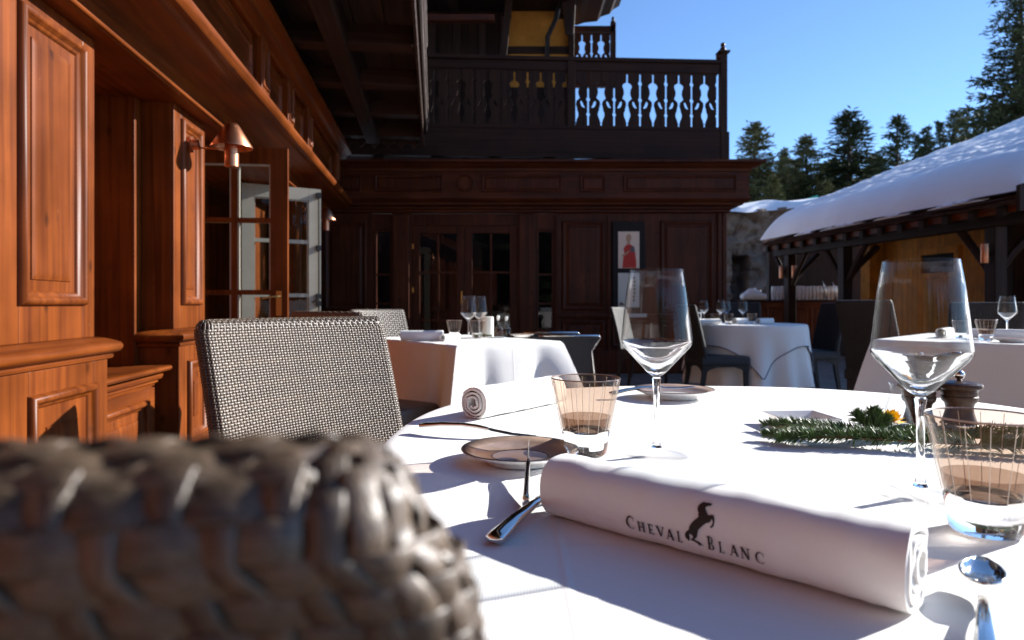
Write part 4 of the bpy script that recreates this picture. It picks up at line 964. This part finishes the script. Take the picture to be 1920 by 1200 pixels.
# ------------------------------------------------------------------ table ware
def wine_glass(x, y, z, label, k=1.0, first=[None], detail=True):
    if first[0] is None or not detail:
        t = thing('wine_glass', label, 'wine glass', (x, y, z), 0, 'wine glasses on the tables')
        seg = 64
        MB().lathe([(.0464, .1512), (.0455, .160), (.0430, .185), (.0395, .215), (.0352, .2432), (.0349, .2440), (.0345, .2432), (.0388, .215), (.0422, .185), (.0446, .160), (.0453, .1514)], seg=seg).build('bowl', M['glass'], t, smooth=True, angle=60)
        MB().lathe([(.0005, .1025), (.0045, .1027), (.012, .108), (.024, .121), (.036, .134), (.0435, .142), (.0462, .147), (.0464, .151), (.0454, .151), (.0451, .148), (.042, .1432), (.034, .1352), (.022, .1232), (.010, .1122), (.003, .1098), (.0005, .1094)], seg=seg).build('bowl_base', M['stem'], t, smooth=True, angle=60)
        stem = [(.0005, .1018), (.0045, .1022), (.0060, .1005), (.0050, .094), (.0042, .080), (.0038, .055), (.0040, .030), (.0050, .016), (.0066, .0105), (.0072, .0095), (.0005, .0095)]
        MB().lathe(stem, seg=seg).build('stem', M['stem'], t, smooth=True, angle=50)
        MB().lathe([(.0072, .0094), (.010, .0085), (.016, .0062), (.030, .0034), (.0425, .0020), (.0437, .0012), (.0430, .0004), (.0005, .0004)], seg=seg).build('foot', M['glassfoot'], t, smooth=True, angle=50)
        first[0] = first[0] or t
    else:
        t = copy_tree(first[0]); t['label'] = label
    t.location = (x, y, z); t.scale = (k, k, k); return t
def tumbler(x, y, z, label, k=1.0, first=[None]):
    if first[0] is None:
        t = thing('tumbler', label, 'glass', (x, y, z), 0, 'smoked tumblers on the tables')
        seg = 64
        MB().lathe([(.0005, .0006), (.0262, .0006), (.0282, .003), (.0318, .030), (.0296, .0325), (.024, .0285), (.012, .0262), (.0005, .0256)], seg=seg).build('base', M['stem'], t, smooth=True, angle=50)
        MB().lathe([(.0320, .0312), (.0400, .070), (.0462, .1002), (.0456, .1012), (.0450, .1002), (.0386, .070), (.0306, .0335), (.0300, .0331)], seg=seg).build('wall', M['smoke'], t, smooth=True, angle=60)
        MB().lathe([(.0005, .0266), (.012, .0272), (.0238, .0294), (.0292, .0336), (.0312, .044), (.0330, .0500)], seg=seg).build('inner_floor', M['smokedeep'], t, smooth=True)
        MB().lathe([(.0450, .1003), (.0456, .1013), (.0463, .1003), (.0459, .0997)], seg=seg).build('rim', M['glaze'], t, smooth=True)
        for i in range(16):
            a = i / 16 * 2 * math.pi + .1
            MB().tube([(.0322 * math.cos(a), .0322 * math.sin(a), .032), (.0402 * math.cos(a), .0402 * math.sin(a), .070), (.0460 * math.cos(a), .0460 * math.sin(a), .098)], .00028, 4).build('cut', M['cut'], t)
        first[0] = t
    else:
        t = copy_tree(first[0]); t['label'] = label
    t.location = (x, y, z); t.rotation_euler = (0, 0, x * 7); t.scale = (k, k, k); return t
Tz = TOP + .0015
wine_glass(.191, .881, Tz, 'clear wine glass on the white cloth left of the pine sprig')
wine_glass(.424, .692, Tz, 'largest clear wine glass at the right beside the smoked tumbler')
tumbler(.098, .886, Tz, 'smoked cut tumbler beside the bread plate')
tumbler(.414, .583, Tz, 'large smoked cut tumbler at the right edge in the foreground')
def plate(x, y, z, label, r=.0745, rot=0):
    t = thing('bread_plate', label, 'plate', (x, y, z), rot, 'brown rimmed bread plates'); s = r / .0745
    MB().lathe([(.0005, .004), (.040, .004), (.042, .0), (.045, .0), (.048, .004), (.060, .0085), (.0735, .0145), (.0745, .0158), (.0738, .0164), (.060, .0112), (.047, .0070), (.040, .0062), (.0005, .0060)], seg=72).build('plate_body', M['china'], t, smooth=True, angle=50)
    MB().lathe([(.0358, .0064), (.040, .0066), (.047, .0074), (.060, .0116), (.0731, .0167), (.0731, .0164)], seg=72).build('brown_rim', M['glaze'], t, smooth=True)
    MB().lathe([(.0346, .0062), (.0352, .0067), (.0359, .0067), (.0362, .0063)], seg=72).build('ring_line', M['gold'], t, smooth=True)
    MB().lathe([(.0730, .0165), (.0738, .0172), (.0745, .0163), (.0740, .0158)], seg=72).build('rim_line', M['gold'], t, smooth=True)
    t.scale = (s, s, s); return t
plate(.010, .845, Tz, 'brown rimmed bread plate with a butter knife beside the near napkin')
plate(.345, 1.42, Tz, 'brown rimmed bread plate on the far side of the big table', .084)
def loft_bar(secs, name, m, parent=None, label=None, cat=None, group=None, seg=12):
    """sections (point, side vector, half width, half thickness)"""
    rs = []; pts = [Vector(s[0]) for s in secs]
    for i, (p, sd, hw, ht) in enumerate(secs):
        d = (pts[min(i + 1, len(pts) - 1)] - pts[max(0, i - 1)]).normalized(); sd = Vector(sd); sd = (sd - d * sd.dot(d)).normalized(); up = sd.cross(d)
        rs.append([pts[i] + sd * (hw * math.copysign(abs(math.cos(a)) ** .8, math.cos(a))) + up * (ht * math.copysign(abs(math.sin(a)) ** .8, math.sin(a))) for a in [2 * math.pi * k / seg for k in range(seg)]])
    o = MB().rings(rs, True, True).build(name, m, parent, smooth=True, angle=50)
    return tag(o, label, cat, group)
def along(a, b, t): return Vector(a).lerp(Vector(b), t)
def cutlery(name, label, cat, a, b, kind, lift=(.0, .0), edge=False):
    """a: end of the handle, b: tip; lift: height of both ends above the cloth"""
    a = Vector((*a, Tz + .004 + lift[0])); b = Vector((*b, Tz + .003 + lift[1]))
    d = (b - a); side = Vector((0, 0, 1)) if edge else Vector((-d.y, d.x, 0)).normalized()
    up = Vector((0, 0, 1))
    hs = [(0, .0035, .002), (.008, .0085, .0036), (.05, .0088, .0036), (.2, .0068, .0032), (.38, .0048, .0030), (.5, .0044, .0030)]
    P = lambda t, z=0: a + d * t + up * z
    t = thing(name, label, cat, a, 0, 'steel cutlery on the big table')
    mk = lambda secs, nm: loft_bar([(Vector(p) - a, s, w_, h) for p, s, w_, h in secs], nm, M['steel'], t)
    arc = lambda q: 0 if edge else .007 * math.sin(min(1, q / .75) * math.pi)
    mk([(P(q, arc(q)), side, w_, h) for q, w_, h in hs] + [(P(.60, arc(.6)), side, .0034, .0026)], 'handle')
    if kind == 'knife':
        mk([(P(.605, arc(.6)), side, .005, .0016), (P(.64, arc(.64)), side, .0085, .0012), (P(.8, arc(.8)), side, .0098, .0009), (P(.93, arc(.93)), side, .0085, .0007), (P(.985), side, .004, .0006), (P(1), side, .0008, .0004)], 'blade')
    elif kind == 'fork':
        mk([(P(.605, arc(.6)), side, .0034, .0024), (P(.72, arc(.72) - .001), side, .009, .0016), (P(.78, .002), side, .012, .0013), (P(.82, .001), side, .0122, .0012)], 'head')
        for k in (-1.5, -.5, .5, 1.5): mk([(P(.815, .001) + side * k * .0064, side, .0021, .0011), (P(.93, .0) + side * k * .006, side, .0018, .001), (P(1, .004) + side * k * .0056, side, .0009, .0006)], 'tine')
    else:
        n = 9; rs = []; mk([(P(.58, arc(.58)), side, .0036, .0028), (P(.66, arc(.66)), side, .0036, .0026), (P(.74, arc(.7) - .003), side, .005, .002)], 'neck')
        nrm = up
        for k in range(n + 1):
            f = k / n; p = P(.70 + .30 * f, arc(.7) * (1 - f)); w_ = .0125 * math.sin(math.pi * min(1, .10 + .88 * f)) ** .75 if 0 < f < 1 else .003
            dep = .008 * math.sin(math.pi * f)
            rs.append([p - a + side * (w_ * math.sin(u)) + nrm * (-dep * math.cos(u) * 1 + .010) for u in [(-90 + 180 * j / 10) * math.pi / 180 for j in range(11)]])
        MB().rings(rs, closed=False).build('spoon_bowl', M['steel'], t, smooth=True).modifiers.new('t', 'SOLIDIFY').thickness = .0016
    return t
cutlery('butter_knife', 'steel butter knife standing on its edge across the near bread plate', 'knife', (.0132, .635), (.022, .850), 'knife', (.004, .020), True)
cutlery('fork', 'steel fork with dark reflections, its head tucked behind the rolled napkin', 'fork', (-.0155, .548), (.078, .735), 'fork', (.0, .006))
cutlery('knife', 'steel table knife lying before the far rolled napkin at the left', 'knife', (-.142, 1.035), (.036, .968), 'knife', (.006, .004))
cutlery('knife', 'steel knife resting on the rim of the far bread plate', 'knife', (.205, 1.40), (.395, 1.44), 'knife', (.006, .018))
cutlery('spoon', 'steel spoon at the lower right corner with a dark reflecting bowl', 'spoon', (.236, .330), (.338, .480), 'spoon', (.0, .004))

# rolled napkins
def roll_sec(a): return math.copysign(abs(math.cos(a)) ** .86, math.cos(a)), math.copysign(abs(math.sin(a)) ** .86, math.sin(a))
def roll_wob(ang, q, seed): return noise.noise((math.cos(ang) * 1.5 + seed, math.sin(ang) * 1.5, q * 40)) * .0013 + noise.noise((math.cos(ang) * .6, math.sin(ang) * .6 + seed, q * 110)) * .0006
def napkin(A, B, r, label, turns=3.8, th=.0036, group='rolled white napkins', seed=1, st=22, squash=.94):
    A = Vector((A[0], A[1], 0)); B = Vector((B[0], B[1], 0)); u = (B - A).normalized(); L = (B - A).length; wv = Vector((u.y, -u.x, 0))  # to the right of the axis
    npt = int(30 * turns); cur = []; SEAM = R(150)
    for k in range(npt + 1):
        f = k / npt; back = (1 - f) * turns; ang = SEAM - back * 2 * math.pi
        ease = max(0, back - .78); rad = r - th / 2 - ease * 1.52 * th - (.0012 * ease if ease else 0)
        cur.append((ang, rad))
    rs = []
    for i in range(st + 1):
        q = L * i / st; e = 1 if i in (0, st) else 0; ring = []; inner = []
        for k, (ang, rad) in enumerate(cur):
            f = k / npt
            wob = roll_wob(ang, q, seed)
            sh = (noise.noise((ang * .9, seed, 0)) * .003 + (1 - f) * .004) * e * (1 if i else -1)
            for lst, o in ((ring, th / 2), (inner, -th / 2)):
                rr = rad + o + wob
                ca_, sa_ = roll_sec(ang)
                lst.append(A + u * (q + sh) + wv * (rr * ca_) + Vector((0, 0, max(.0003 + (th if o < 0 else 0) * .5, r * squash - .0012 + rr * sa_ * squash))))
        rs.append(ring + list(reversed(inner)))
    mb = MB(); mb.rings(rs)
    n = len(cur)
    for ring in (rs[0], rs[-1]):
        vs = [mb.bm.verts.new(p) for p in ring]
        for k in range(n - 1):
            try: mb.bm.faces.new((vs[k], vs[k + 1], vs[2 * n - 2 - k], vs[2 * n - 1 - k]))
            except ValueError: pass
    bmesh.ops.remove_doubles(mb.bm, verts=mb.bm.verts, dist=1e-5)
    o = mb.build('rolled_napkin', M['napkin'], smooth=True, angle=60); o.location = (0, 0, Tz)
    return tag(o, label, 'napkin', group), A, u, wv
NR = .0300
nap, NA, NU, NW = napkin((.046, .637), (.264, .436), NR, 'rolled white napkin in the foreground with a dark printed horse and lettering', seed=3, st=40)
# print on the napkin: flat shapes bent round the roll
def on_roll(q, arc_, h=.00075):
    """q along the roll, arc_ length up the camera side from the reference line"""
    ang = R(-34) + arc_ / NR
    rr = NR + h + roll_wob(ang, q, 3)
    ca_, sa_ = roll_sec(ang)
    p = NA + NU * q + NW * (rr * ca_) + Vector((0, 0, NR * .94 - .0012 + rr * sa_ * .94))
    return p
def q_of_px(px):
    lo, hi = 0, .3
    for _ in range(40):
        m_ = (lo + hi) / 2; p = on_roll(m_, .004)
        if 960 + p.x / p.y * FPX < px: lo = m_
        else: hi = m_
    return lo
def print_shape(loops, name, parent):
    bm = bmesh.new()
    tri = tessellate_polygon([[Vector((p[0], p[1], 0)) for p in l] for l in loops]); flat_ = [p for l in loops for p in l]
    vs = [bm.verts.new((p[0], p[1], 0)) for p in flat_]
    for t_ in tri:
        try: bm.faces.new([vs[i] for i in t_])
        except ValueError: pass
    for _ in range(3):
        lg = [e for e in bm.edges if e.calc_length() > .003]
        if lg: bmesh.ops.subdivide_edges(bm, edges=lg, cuts=1); bmesh.ops.triangulate(bm, faces=bm.faces)
    for v in bm.verts: v.co = on_roll(v.co.x, v.co.y)
    me = bpy.data.meshes.new(name); bm.to_mesh(me); bm.free(); me.materials.append(M['ink'])
    o = inst(me, name, parent); return o
def stroke(x0, y0, x1, y1, w_):
    dx, dy = x1 - x0, y1 - y0; l = math.hypot(dx, dy); nx, ny = -dy / l * w_ / 2, dx / l * w_ / 2
    return [(x0 + nx, y0 + ny), (x0 - nx, y0 - ny), (x1 - nx, y1 - ny), (x1 + nx, y1 + ny)]
def hbar(x0, x1, y, w_): return stroke(x0, y, x1, y, w_)
def arcband(cx_, cy, rx, ry, a0, a1, wfun, n=22):
    o, i_ = [], []
    for k in range(n + 1):
        a = R(a0 + (a1 - a0) * k / n); w_ = wfun(k / n); o.append((cx_ + (rx) * math.cos(a), cy + (ry) * math.sin(a))); i_.append((cx_ + (rx - w_) * math.cos(a), cy + (ry - w_ * .6) * math.sin(a)))
    return o + list(reversed(i_))
TK, TN, SF = .20, .09, .075      # thick, thin, serif, in letter heights
def letter(ch):
    s = TK; n = TN; f = SF
    if ch == 'C': return [arcband(.46, .5, .46, .52, 48, 312, lambda t: .06 + .13 * math.sin(math.pi * t)), stroke(.76, .70, .78, .98, .05), stroke(.76, .28, .80, .06, .04)], .86
    if ch == 'H': return [stroke(.16, 0, .16, 1, s), stroke(.72, 0, .72, 1, s), hbar(.16, .72, .52, n)] + [hbar(x - .15, x + .15, y, f) for x in (.16, .72) for y in (.025, .975)], .88
    if ch == 'E': return [stroke(.16, 0, .16, 1, s), hbar(.1, .62, .965, n), hbar(.1, .5, .52, n), hbar(.1, .66, .035, n), stroke(.61, .80, .61, 1, .05), stroke(.50, .42, .50, .62, .05), stroke(.65, 0, .66, .22, .05), hbar(.0, .2, .975, f), hbar(.0, .2, .025, f)], .70
    if ch == 'V': return [stroke(.12, 1, .46, .02, s), stroke(.76, 1, .47, .02, n), hbar(-.02, .28, .975, f), hbar(.62, .9, .975, f)], .88
    if ch == 'A': return [stroke(.14, 0, .42, .98, n), stroke(.76, 0, .42, 1.0, s), hbar(.24, .64, .36, n), hbar(0, .26, .025, f), hbar(.60, .90, .025, f)], .88
    if ch == 'L': return [stroke(.16, 0, .16, 1, s), hbar(.1, .64, .035, n), stroke(.63, 0, .65, .24, .05), hbar(0, .32, .975, f), hbar(0, .2, .025, f)], .70
    if ch == 'B': return [stroke(.16, 0, .16, 1, s), hbar(.0, .34, .97, n), hbar(.1, .36, .53, n), hbar(.0, .36, .03, n), arcband(.34, .76, .25, .245, -90, 90, lambda t: .05 + .11 * math.sin(math.pi * t)), arcband(.36, .27, .32, .275, -90, 90, lambda t: .05 + .12 * math.sin(math.pi * t))], .72
    if ch == 'N': return [stroke(.14, 0, .14, 1, n), stroke(.14, 1, .72, .0, s), stroke(.73, 0, .73, 1, n), hbar(0, .26, .975, f), hbar(0, .28, .025, f), hbar(.59, .87, .975, f)], .88
LET = [('C', 205, 295, 1.22), ('H', 330, 405, 1), ('E', 440, 500, 1), ('V', 525, 610, 1), ('A', 625, 710, 1), ('L', 745, 800, 1), ('B', 1065, 1140, 1.2), ('L', 1185, 1245, 1), ('A', 1295, 1390, 1), ('N', 1415, 1515, 1), ('C', 1570, 1670, 1)]
H0 = .0088
for ch, a, b_, kk in LET:
    qa, qb = q_of_px(1140 + a / 5.647), q_of_px(1140 + b_ / 5.647); polys, wd = letter(ch)
    bm_o = None
    grp = []
    for pl in polys: grp.append([(qa + (qb - qa) * x / wd, .0050 + H0 * kk * y) for x, y in pl])
    # one mesh per letter
    mj = bmesh.new()
    for gi, pl in enumerate(grp):
        tri = tessellate_polygon([[Vector((p[0], p[1], 0)) for p in pl]]); vs = [mj.verts.new((p[0], p[1], 0)) for p in pl]
        for t_ in tri:
            try: mj.faces.new([vs[i] for i in t_])
            except ValueError: pass
    for v in mj.verts: v.co = on_roll(v.co.x, v.co.y, .0012)
    me = bpy.data.meshes.new('printed_letter'); mj.to_mesh(me); mj.free(); me.materials.append(M['ink'])
    o = inst(me, 'printed_letter', nap)
# rearing horse, traced in the letter frame: zoomed pixels of the print
HORSE = [(1000, 447), (1022, 458), (1048, 462), (1078, 470), (1086, 486), (1074, 500), (1050, 498), (1034, 506), (1026, 520), (1040, 548), (1052, 572), (1062, 596), (1085, 602), (1106, 597), (1124, 606), (1132, 628), (1138, 660), (1136, 690), (1128, 712), (1108, 724), (1096, 712), (1112, 702), (1122, 676), (1118, 652), (1106, 640), (1100, 662), (1082, 676), (1062, 676), (1030, 694), (1000, 712), (978, 724), (968, 752), (962, 780), (944, 800), (926, 808), (946, 826), (976, 836), (996, 858), (1012, 880), (1004, 888), (986, 868), (984, 888), (968, 884), (960, 862), (934, 842), (900, 824), (884, 818), (896, 806), (916, 790), (912, 772), (888, 752), (876, 762), (882, 790), (876, 816), (862, 836), (852, 812), (836, 800), (828, 768), (836, 740), (856, 722), (874, 716), (884, 690), (908, 664), (936, 640), (962, 622), (972, 606), (962, 590), (966, 570), (952, 548), (944, 520), (946, 494), (960, 468), (980, 452)]
def zp(x, y):
    q = q_of_px(1140 + x / 5.647)
    base = 735 + .219 * (x - 250)          # the line of print in the zoomed picture
    return (q, .0050 + (base - y) * .0000742 * (1 + .00013 * (x - 900)))
print_shape([[zp(x, y) for x, y in HORSE]], 'printed_horse', nap)
napkin((-.066, 1.160), (.085, 1.35), .029, 'rolled white napkin seen end on at the far left of the big table', seed=8, st=16)
nz_ = []
# small square dish
DS = thing('square_dish', 'small square white porcelain dish beside the pine sprig', 'dish', (.472, 1.09, Tz), R(4))
rs = [[(x * h, y * h, z) for x, y in ((-1, -1), (1, -1), (1, 1), (-1, 1))] for h, z in ((.027, 0), (.030, .001), (.045, .0165), (.0455, .0175), (.0432, .0175), (.029, .0035), (.027, .003))]
MB().rings(rs, True, True).build('dish', M['china'], DS, bevel=.001)
# pepper and salt mills
def mill(x, y, label, k):
    t = thing('pepper_mill', label, 'mill', (x, y, Tz), 0, 'brown pepper and salt mills')
    MB().lathe([(.0005, 0), (.027, 0), (.028, .004), (.026, .010), (.0215, .026), (.0200, .034), (.022, .042), (.0262, .046), (.0275, .051), (.0275, .0535), (.0262, .0545), (.0262, .056), (.0005, .056)], seg=48).build('mill_body', M['mill'], t, smooth=True, angle=40)
    MB().lathe([(.0282, .0), (.0290, .001), (.0290, .007), (.0275, .0085)], seg=48).build('foot_ring', M['steel'], t, smooth=True, angle=40)
    MB().lathe([(.0005, .0562), (.0262, .0562), (.027, .060), (.0262, .064), (.0290, .0655), (.0335, .068), (.0345, .071), (.0335, .0745), (.029, .077), (.018, .0785), (.008, .0795), (.0005, .0795)], seg=48).build('mill_cap', M['mill'], t, smooth=True, angle=40)
    MB().lathe([(.0005, .0797), (.004, .0797), (.0032, .082), (.0068, .085), (.0085, .0895), (.0068, .0945), (.0005, .0975)], seg=24).build('knob', M['steel'], t, smooth=True)
    t.scale = (k, k, k)
mill(.662, 1.085, 'brown wooden mill standing behind the stem of the largest wine glass', .90)
mill(.718, 1.07, 'brown wooden mill with a shiny round knob, right of its twin', .95)
# glass vase with a yellow flower
VS = thing('bud_vase', 'small conical glass vase holding a yellow flower', 'vase', (.612, 1.06, Tz), 0)
MB().lathe([(.0005, .0005), (.024, .0005), (.0255, .003), (.018, .03), (.010, .055), (.0095, .068), (.0125, .074), (.0115, .074), (.0082, .068), (.0085, .055), (.0165, .03), (.023, .006), (.0005, .005)], seg=40).build('vase_body', M['glass'], VS, smooth=True, angle=60)
FL = thing('flower', 'yellow flower lying against the small glass vase', 'flower', (.566, .995, Tz + .022), 0)
pm = MB()
for k in range(44):
    a = k * 2.4; e = R(0 + 75 * (k / 44)); l = .021
    d = Vector((math.cos(a) * math.cos(e), math.sin(a) * math.cos(e), math.sin(e))); s_ = d.cross(Vector((0, 0, 1))).normalized() * .0052
    pm.face([-s_ * .5, d * l * .6 - s_, d * l, d * l * .6 + s_])
pm.build('petals', M['yellow'], FL); MB().tube([(0, 0, 0), (.006, .006, -.026)], .0014, 6).build('stem', M['fir'], FL)
# fir sprigs
def fir(label, paths, origin):
    t = thing('fir_sprig', label, 'fir sprig', (*origin, Tz), 0)
    q = random.Random(sum(len(p[0]) for p in paths) + int(origin[0] * 1000))
    for path, l0, dens in paths:
        pts = [Vector(p) for p in path]
        tw_ = MB(); tw_.tube(pts, [.0022 - .0012 * i / (len(pts) - 1) for i in range(len(pts))], 6); tw_.build('twig', M['twig'], t)
        nb = MB(); tot = sum((b_ - a).length for a, b_ in zip(pts, pts[1:]))
        for i in range(int(dens * tot / .001)):
            f = q.random() ** .9 * (len(pts) - 1); k = min(int(f), len(pts) - 2); p = pts[k].lerp(pts[k + 1], f - k); d = (pts[k + 1] - pts[k]).normalized()
            sd = d.cross(Vector((0, 0, 1))).normalized(); up = sd.cross(d)
            a = q.gauss(0, 1.1) ; ang = math.pi / 2 + a
            nd = (sd * math.cos(ang) + up * math.sin(ang)) * .82 + d * q.uniform(.3, .75); nd.normalize()
            l = l0 * q.uniform(.7, 1.1) * (1 - .35 * (f / (len(pts) - 1)) ** 4); e = p + nd * l
            if e.z < .001: e.z = .001 + q.random() * .002
            ws = nd.cross(Vector((q.gauss(0, 1), q.gauss(0, 1), q.gauss(0, 1)))).normalized() * .00085; w2 = nd.cross(ws).normalized() * .00045
            a0, a1, a2 = p - ws * .6, p + ws * .6, p + w2; b0, b1, b2 = p.lerp(e, .6) - ws, p.lerp(e, .6) + ws, p.lerp(e, .6) + w2 * 1.4
            vv = [nb.bm.verts.new(x) for x in (a0, a1, a2, b0, b1, b2, e)]
            for fc in ((0, 1, 4, 3), (1, 2, 5, 4), (2, 0, 3, 5), (3, 4, 6), (4, 5, 6), (5, 3, 6)): nb.bm.faces.new([vv[i] for i in fc])
        tag(nb.build('needles', M['fir'], t), kind='stuff')
    return t
fir('long green fir sprig lying on the white cloth before the mills', [
    ([(.12, -.035, .010), (.06, -.022, .012), (.0, -.004, .012), (-.05, .010, .012), (-.095, .030, .009), (-.135, .048, .006)], .020, 5.0),
    ([(.03, -.014, .012), (-.02, .04, .016), (-.07, .095, .014), (-.105, .13, .007)], .018, 4.4),
    ([(.02, -.01, .012), (-.05, -.002, .014), (-.10, .004, .012), (-.128, .012, .008)], .020, 5.0),
    ([(.12, -.035, .010), (.16, -.05, .010), (.21, -.075, .008)], .020, 4.6)], (.502, .925))
fir('short upright fir tip at the middle of the sprig, before the yellow flower', [([(0, 0, .008), (.006, .012, .024), (.010, .022, .040)], .021, 10.0), ([(0, 0, .008), (-.012, .012, .024), (-.020, .02, .036)], .019, 8.0), ([(0, 0, .008), (.016, .01, .02), (.026, .018, .03)], .018, 8.0), ([(0, 0, .008), (.05, .012, .012), (.085, .015, .012)], .016, 3.5)], (.524, .962))
fir('dark fir sprig behind the large smoked tumbler', [([(-.05, .02, .012), (.02, .0, .014), (.09, -.03, .012), (.15, -.06, .008)], .018, 3.4), ([(.0, .01, .012), (.06, .03, .018), (.12, .03, .014)], .017, 3.0)], (.625, .92))

# ------------------------------------------------------------------ settings on the other tables
Tz2 = TOP + .002
napkin((-.60, 3.62), (-.375, 3.62), .030, 'rolled white napkin at the left end of the square table', seed=12, st=8, turns=2)
napkin((-.37, 3.55), (-.30, 3.72), .020, 'small crumpled white napkin beside the tumbler on the square table', seed=14, st=8, turns=2)
tumbler(-.345, 3.98, Tz2, 'smoked tumbler left of the two wine glasses on the square table')
wine_glass(-.242, 3.73, Tz2, 'left wine glass of the pair on the square table')
wine_glass(-.186, 3.82, Tz2, 'right wine glass of the pair on the square table')
tumbler(-.205, 3.90, Tz2, 'smoked tumbler behind the pair of wine glasses on the square table')
o = MB().lathe([(.0005, 0), (.034, 0), (.034, .12), (.030, .122), (.010, .118), (.0005, .118)], seg=28).build('candle', M['candle'], smooth=True, angle=40); o.location = (-.145, 4.02, Tz2); tag(o, 'short thick cream candle on the square table', 'candle')
def cruet(x, y, label, m, k=1.0):
    t = thing('cruet', label, 'cruet', (x, y, Tz2), 0, 'small cruets on the square table')
    MB().lathe([(.0005, .001), (.026, .001), (.03, .006), (.03, .05), (.012, .068), (.0085, .09), (.013, .10), (.012, .10), (.0072, .09), (.010, .068), (.028, .049), (.028, .006), (.0005, .004)], seg=24).build('bottle', M['glass'], t, smooth=True, angle=60)
    MB().lathe([(.0005, .0055), (.0268, .0065), (.0268, .045), (.0005, .046)], seg=24).build('filling', m, t, smooth=True, angle=50)
    MB().lathe([(.0005, .098), (.006, .098), (.008, .108), (.011, .118), (.007, .128), (.0005, .13)], seg=16).build('stopper', M['china'], t, smooth=True); t.scale = (k, k, k)
cruet(-.085, 4.08, 'glass cruet of amber oil on the square table', M['oil'], 1.0); cruet(-.035, 4.14, 'glass cruet of dark vinegar beside the amber oil', M['smokedeep'], .95)
o = MB().box(-.05, .05, -.03, .03, 0, .006).build('saucer', M['china'], bevel=.002); o.location = (-.09, 3.92, Tz2); tag(o, 'small white oblong dish before the cruets on the square table', 'dish')
fir('tiny dark green sprig on the square table before the candle', [([(-.05, 0, .012), (0, .005, .016), (.05, -.01, .012)], .018, 2.2)], (-.165, 3.85))
plate(.06, 4.02, Tz2, 'brown rimmed plate at the right corner of the square table')
def w_on(px, d): return X(px, d)
Tz3 = TOP + .006
for px, d, lab in ((1320, 6.55, 'leftmost wine glass on the blue shaded round table'), (1352, 6.45, 'second wine glass from the left on the round table'), (1362, 6.75, 'wine glass behind the middle tumbler on the round table'), (1393, 6.35, 'rightmost wine glass on the blue shaded round table')): wine_glass(X(px, d), d, Tz3, lab, .95)
for px, d, lab in ((1341, 6.38, 'smoked tumbler left of the other on the round table'), (1366, 6.28, 'smoked tumbler in front of the wine glasses on the round table'), (1410, 6.35, 'smoked tumbler beside the folded napkin on the round table')): tumbler(X(px, d), d, Tz3, lab)
for (a, b_), lab, sd in (((1300, 1352), 'rolled napkin along the near edge of the round table', 21), ((1378, 1404), 'rolled napkin with dark print between the glasses of the round table', 22), ((1422, 1452), 'bluish rolled napkin at the right of the round table', 23)):
    d = 6.28 if sd == 21 else 6.5; o, *_ = napkin((X(a, d), d), (X(b_, d), d + .06), .030, lab, seed=sd, st=6, turns=1.6); o.location.z = Tz3
CB = thing('candle_box', 'small lantern box of pale glass at the left of the round table', 'lantern', (X(1301, 6.9), 6.9, Tz3), R(20))
for sx in (-1, 1):
    for sy in (-1, 1): bx('post', M['steel'], CB, sx * .05 - .004, sx * .05 + .004, sy * .05 - .004, sy * .05 + .004, 0, .10)
bx('candle', M['candle'], CB, -.03, .03, -.03, .03, .004, .06); bx('top_frame', M['steel'], CB, -.054, .054, -.054, .054, .10, .106)
Tz4 = TOP + .002
wine_glass(2.86, 3.85, Tz4, 'wine glass at the right edge on the far right table'); tumbler(2.56, 3.60, Tz4, 'smoked tumbler on the far right table', 1.12)
plate(2.60, 3.46, Tz4, 'bread plate on the near edge of the far right table', .09)
for (a, b_), lab, sd in ((((2.66, 3.86), (2.90, 3.70)), 'rolled napkin behind the wine glass on the far right table', 31), (((2.52, 3.92), (2.68, 4.08)), 'rolled napkin seen end on through the largest wine glass', 32)):
    o, *_ = napkin(a, b_, .030, lab, seed=sd, st=8, turns=2); o.location.z = Tz4
tumbler(2.60, 3.86, Tz4, 'smoked tumbler seen through the largest wine glass')
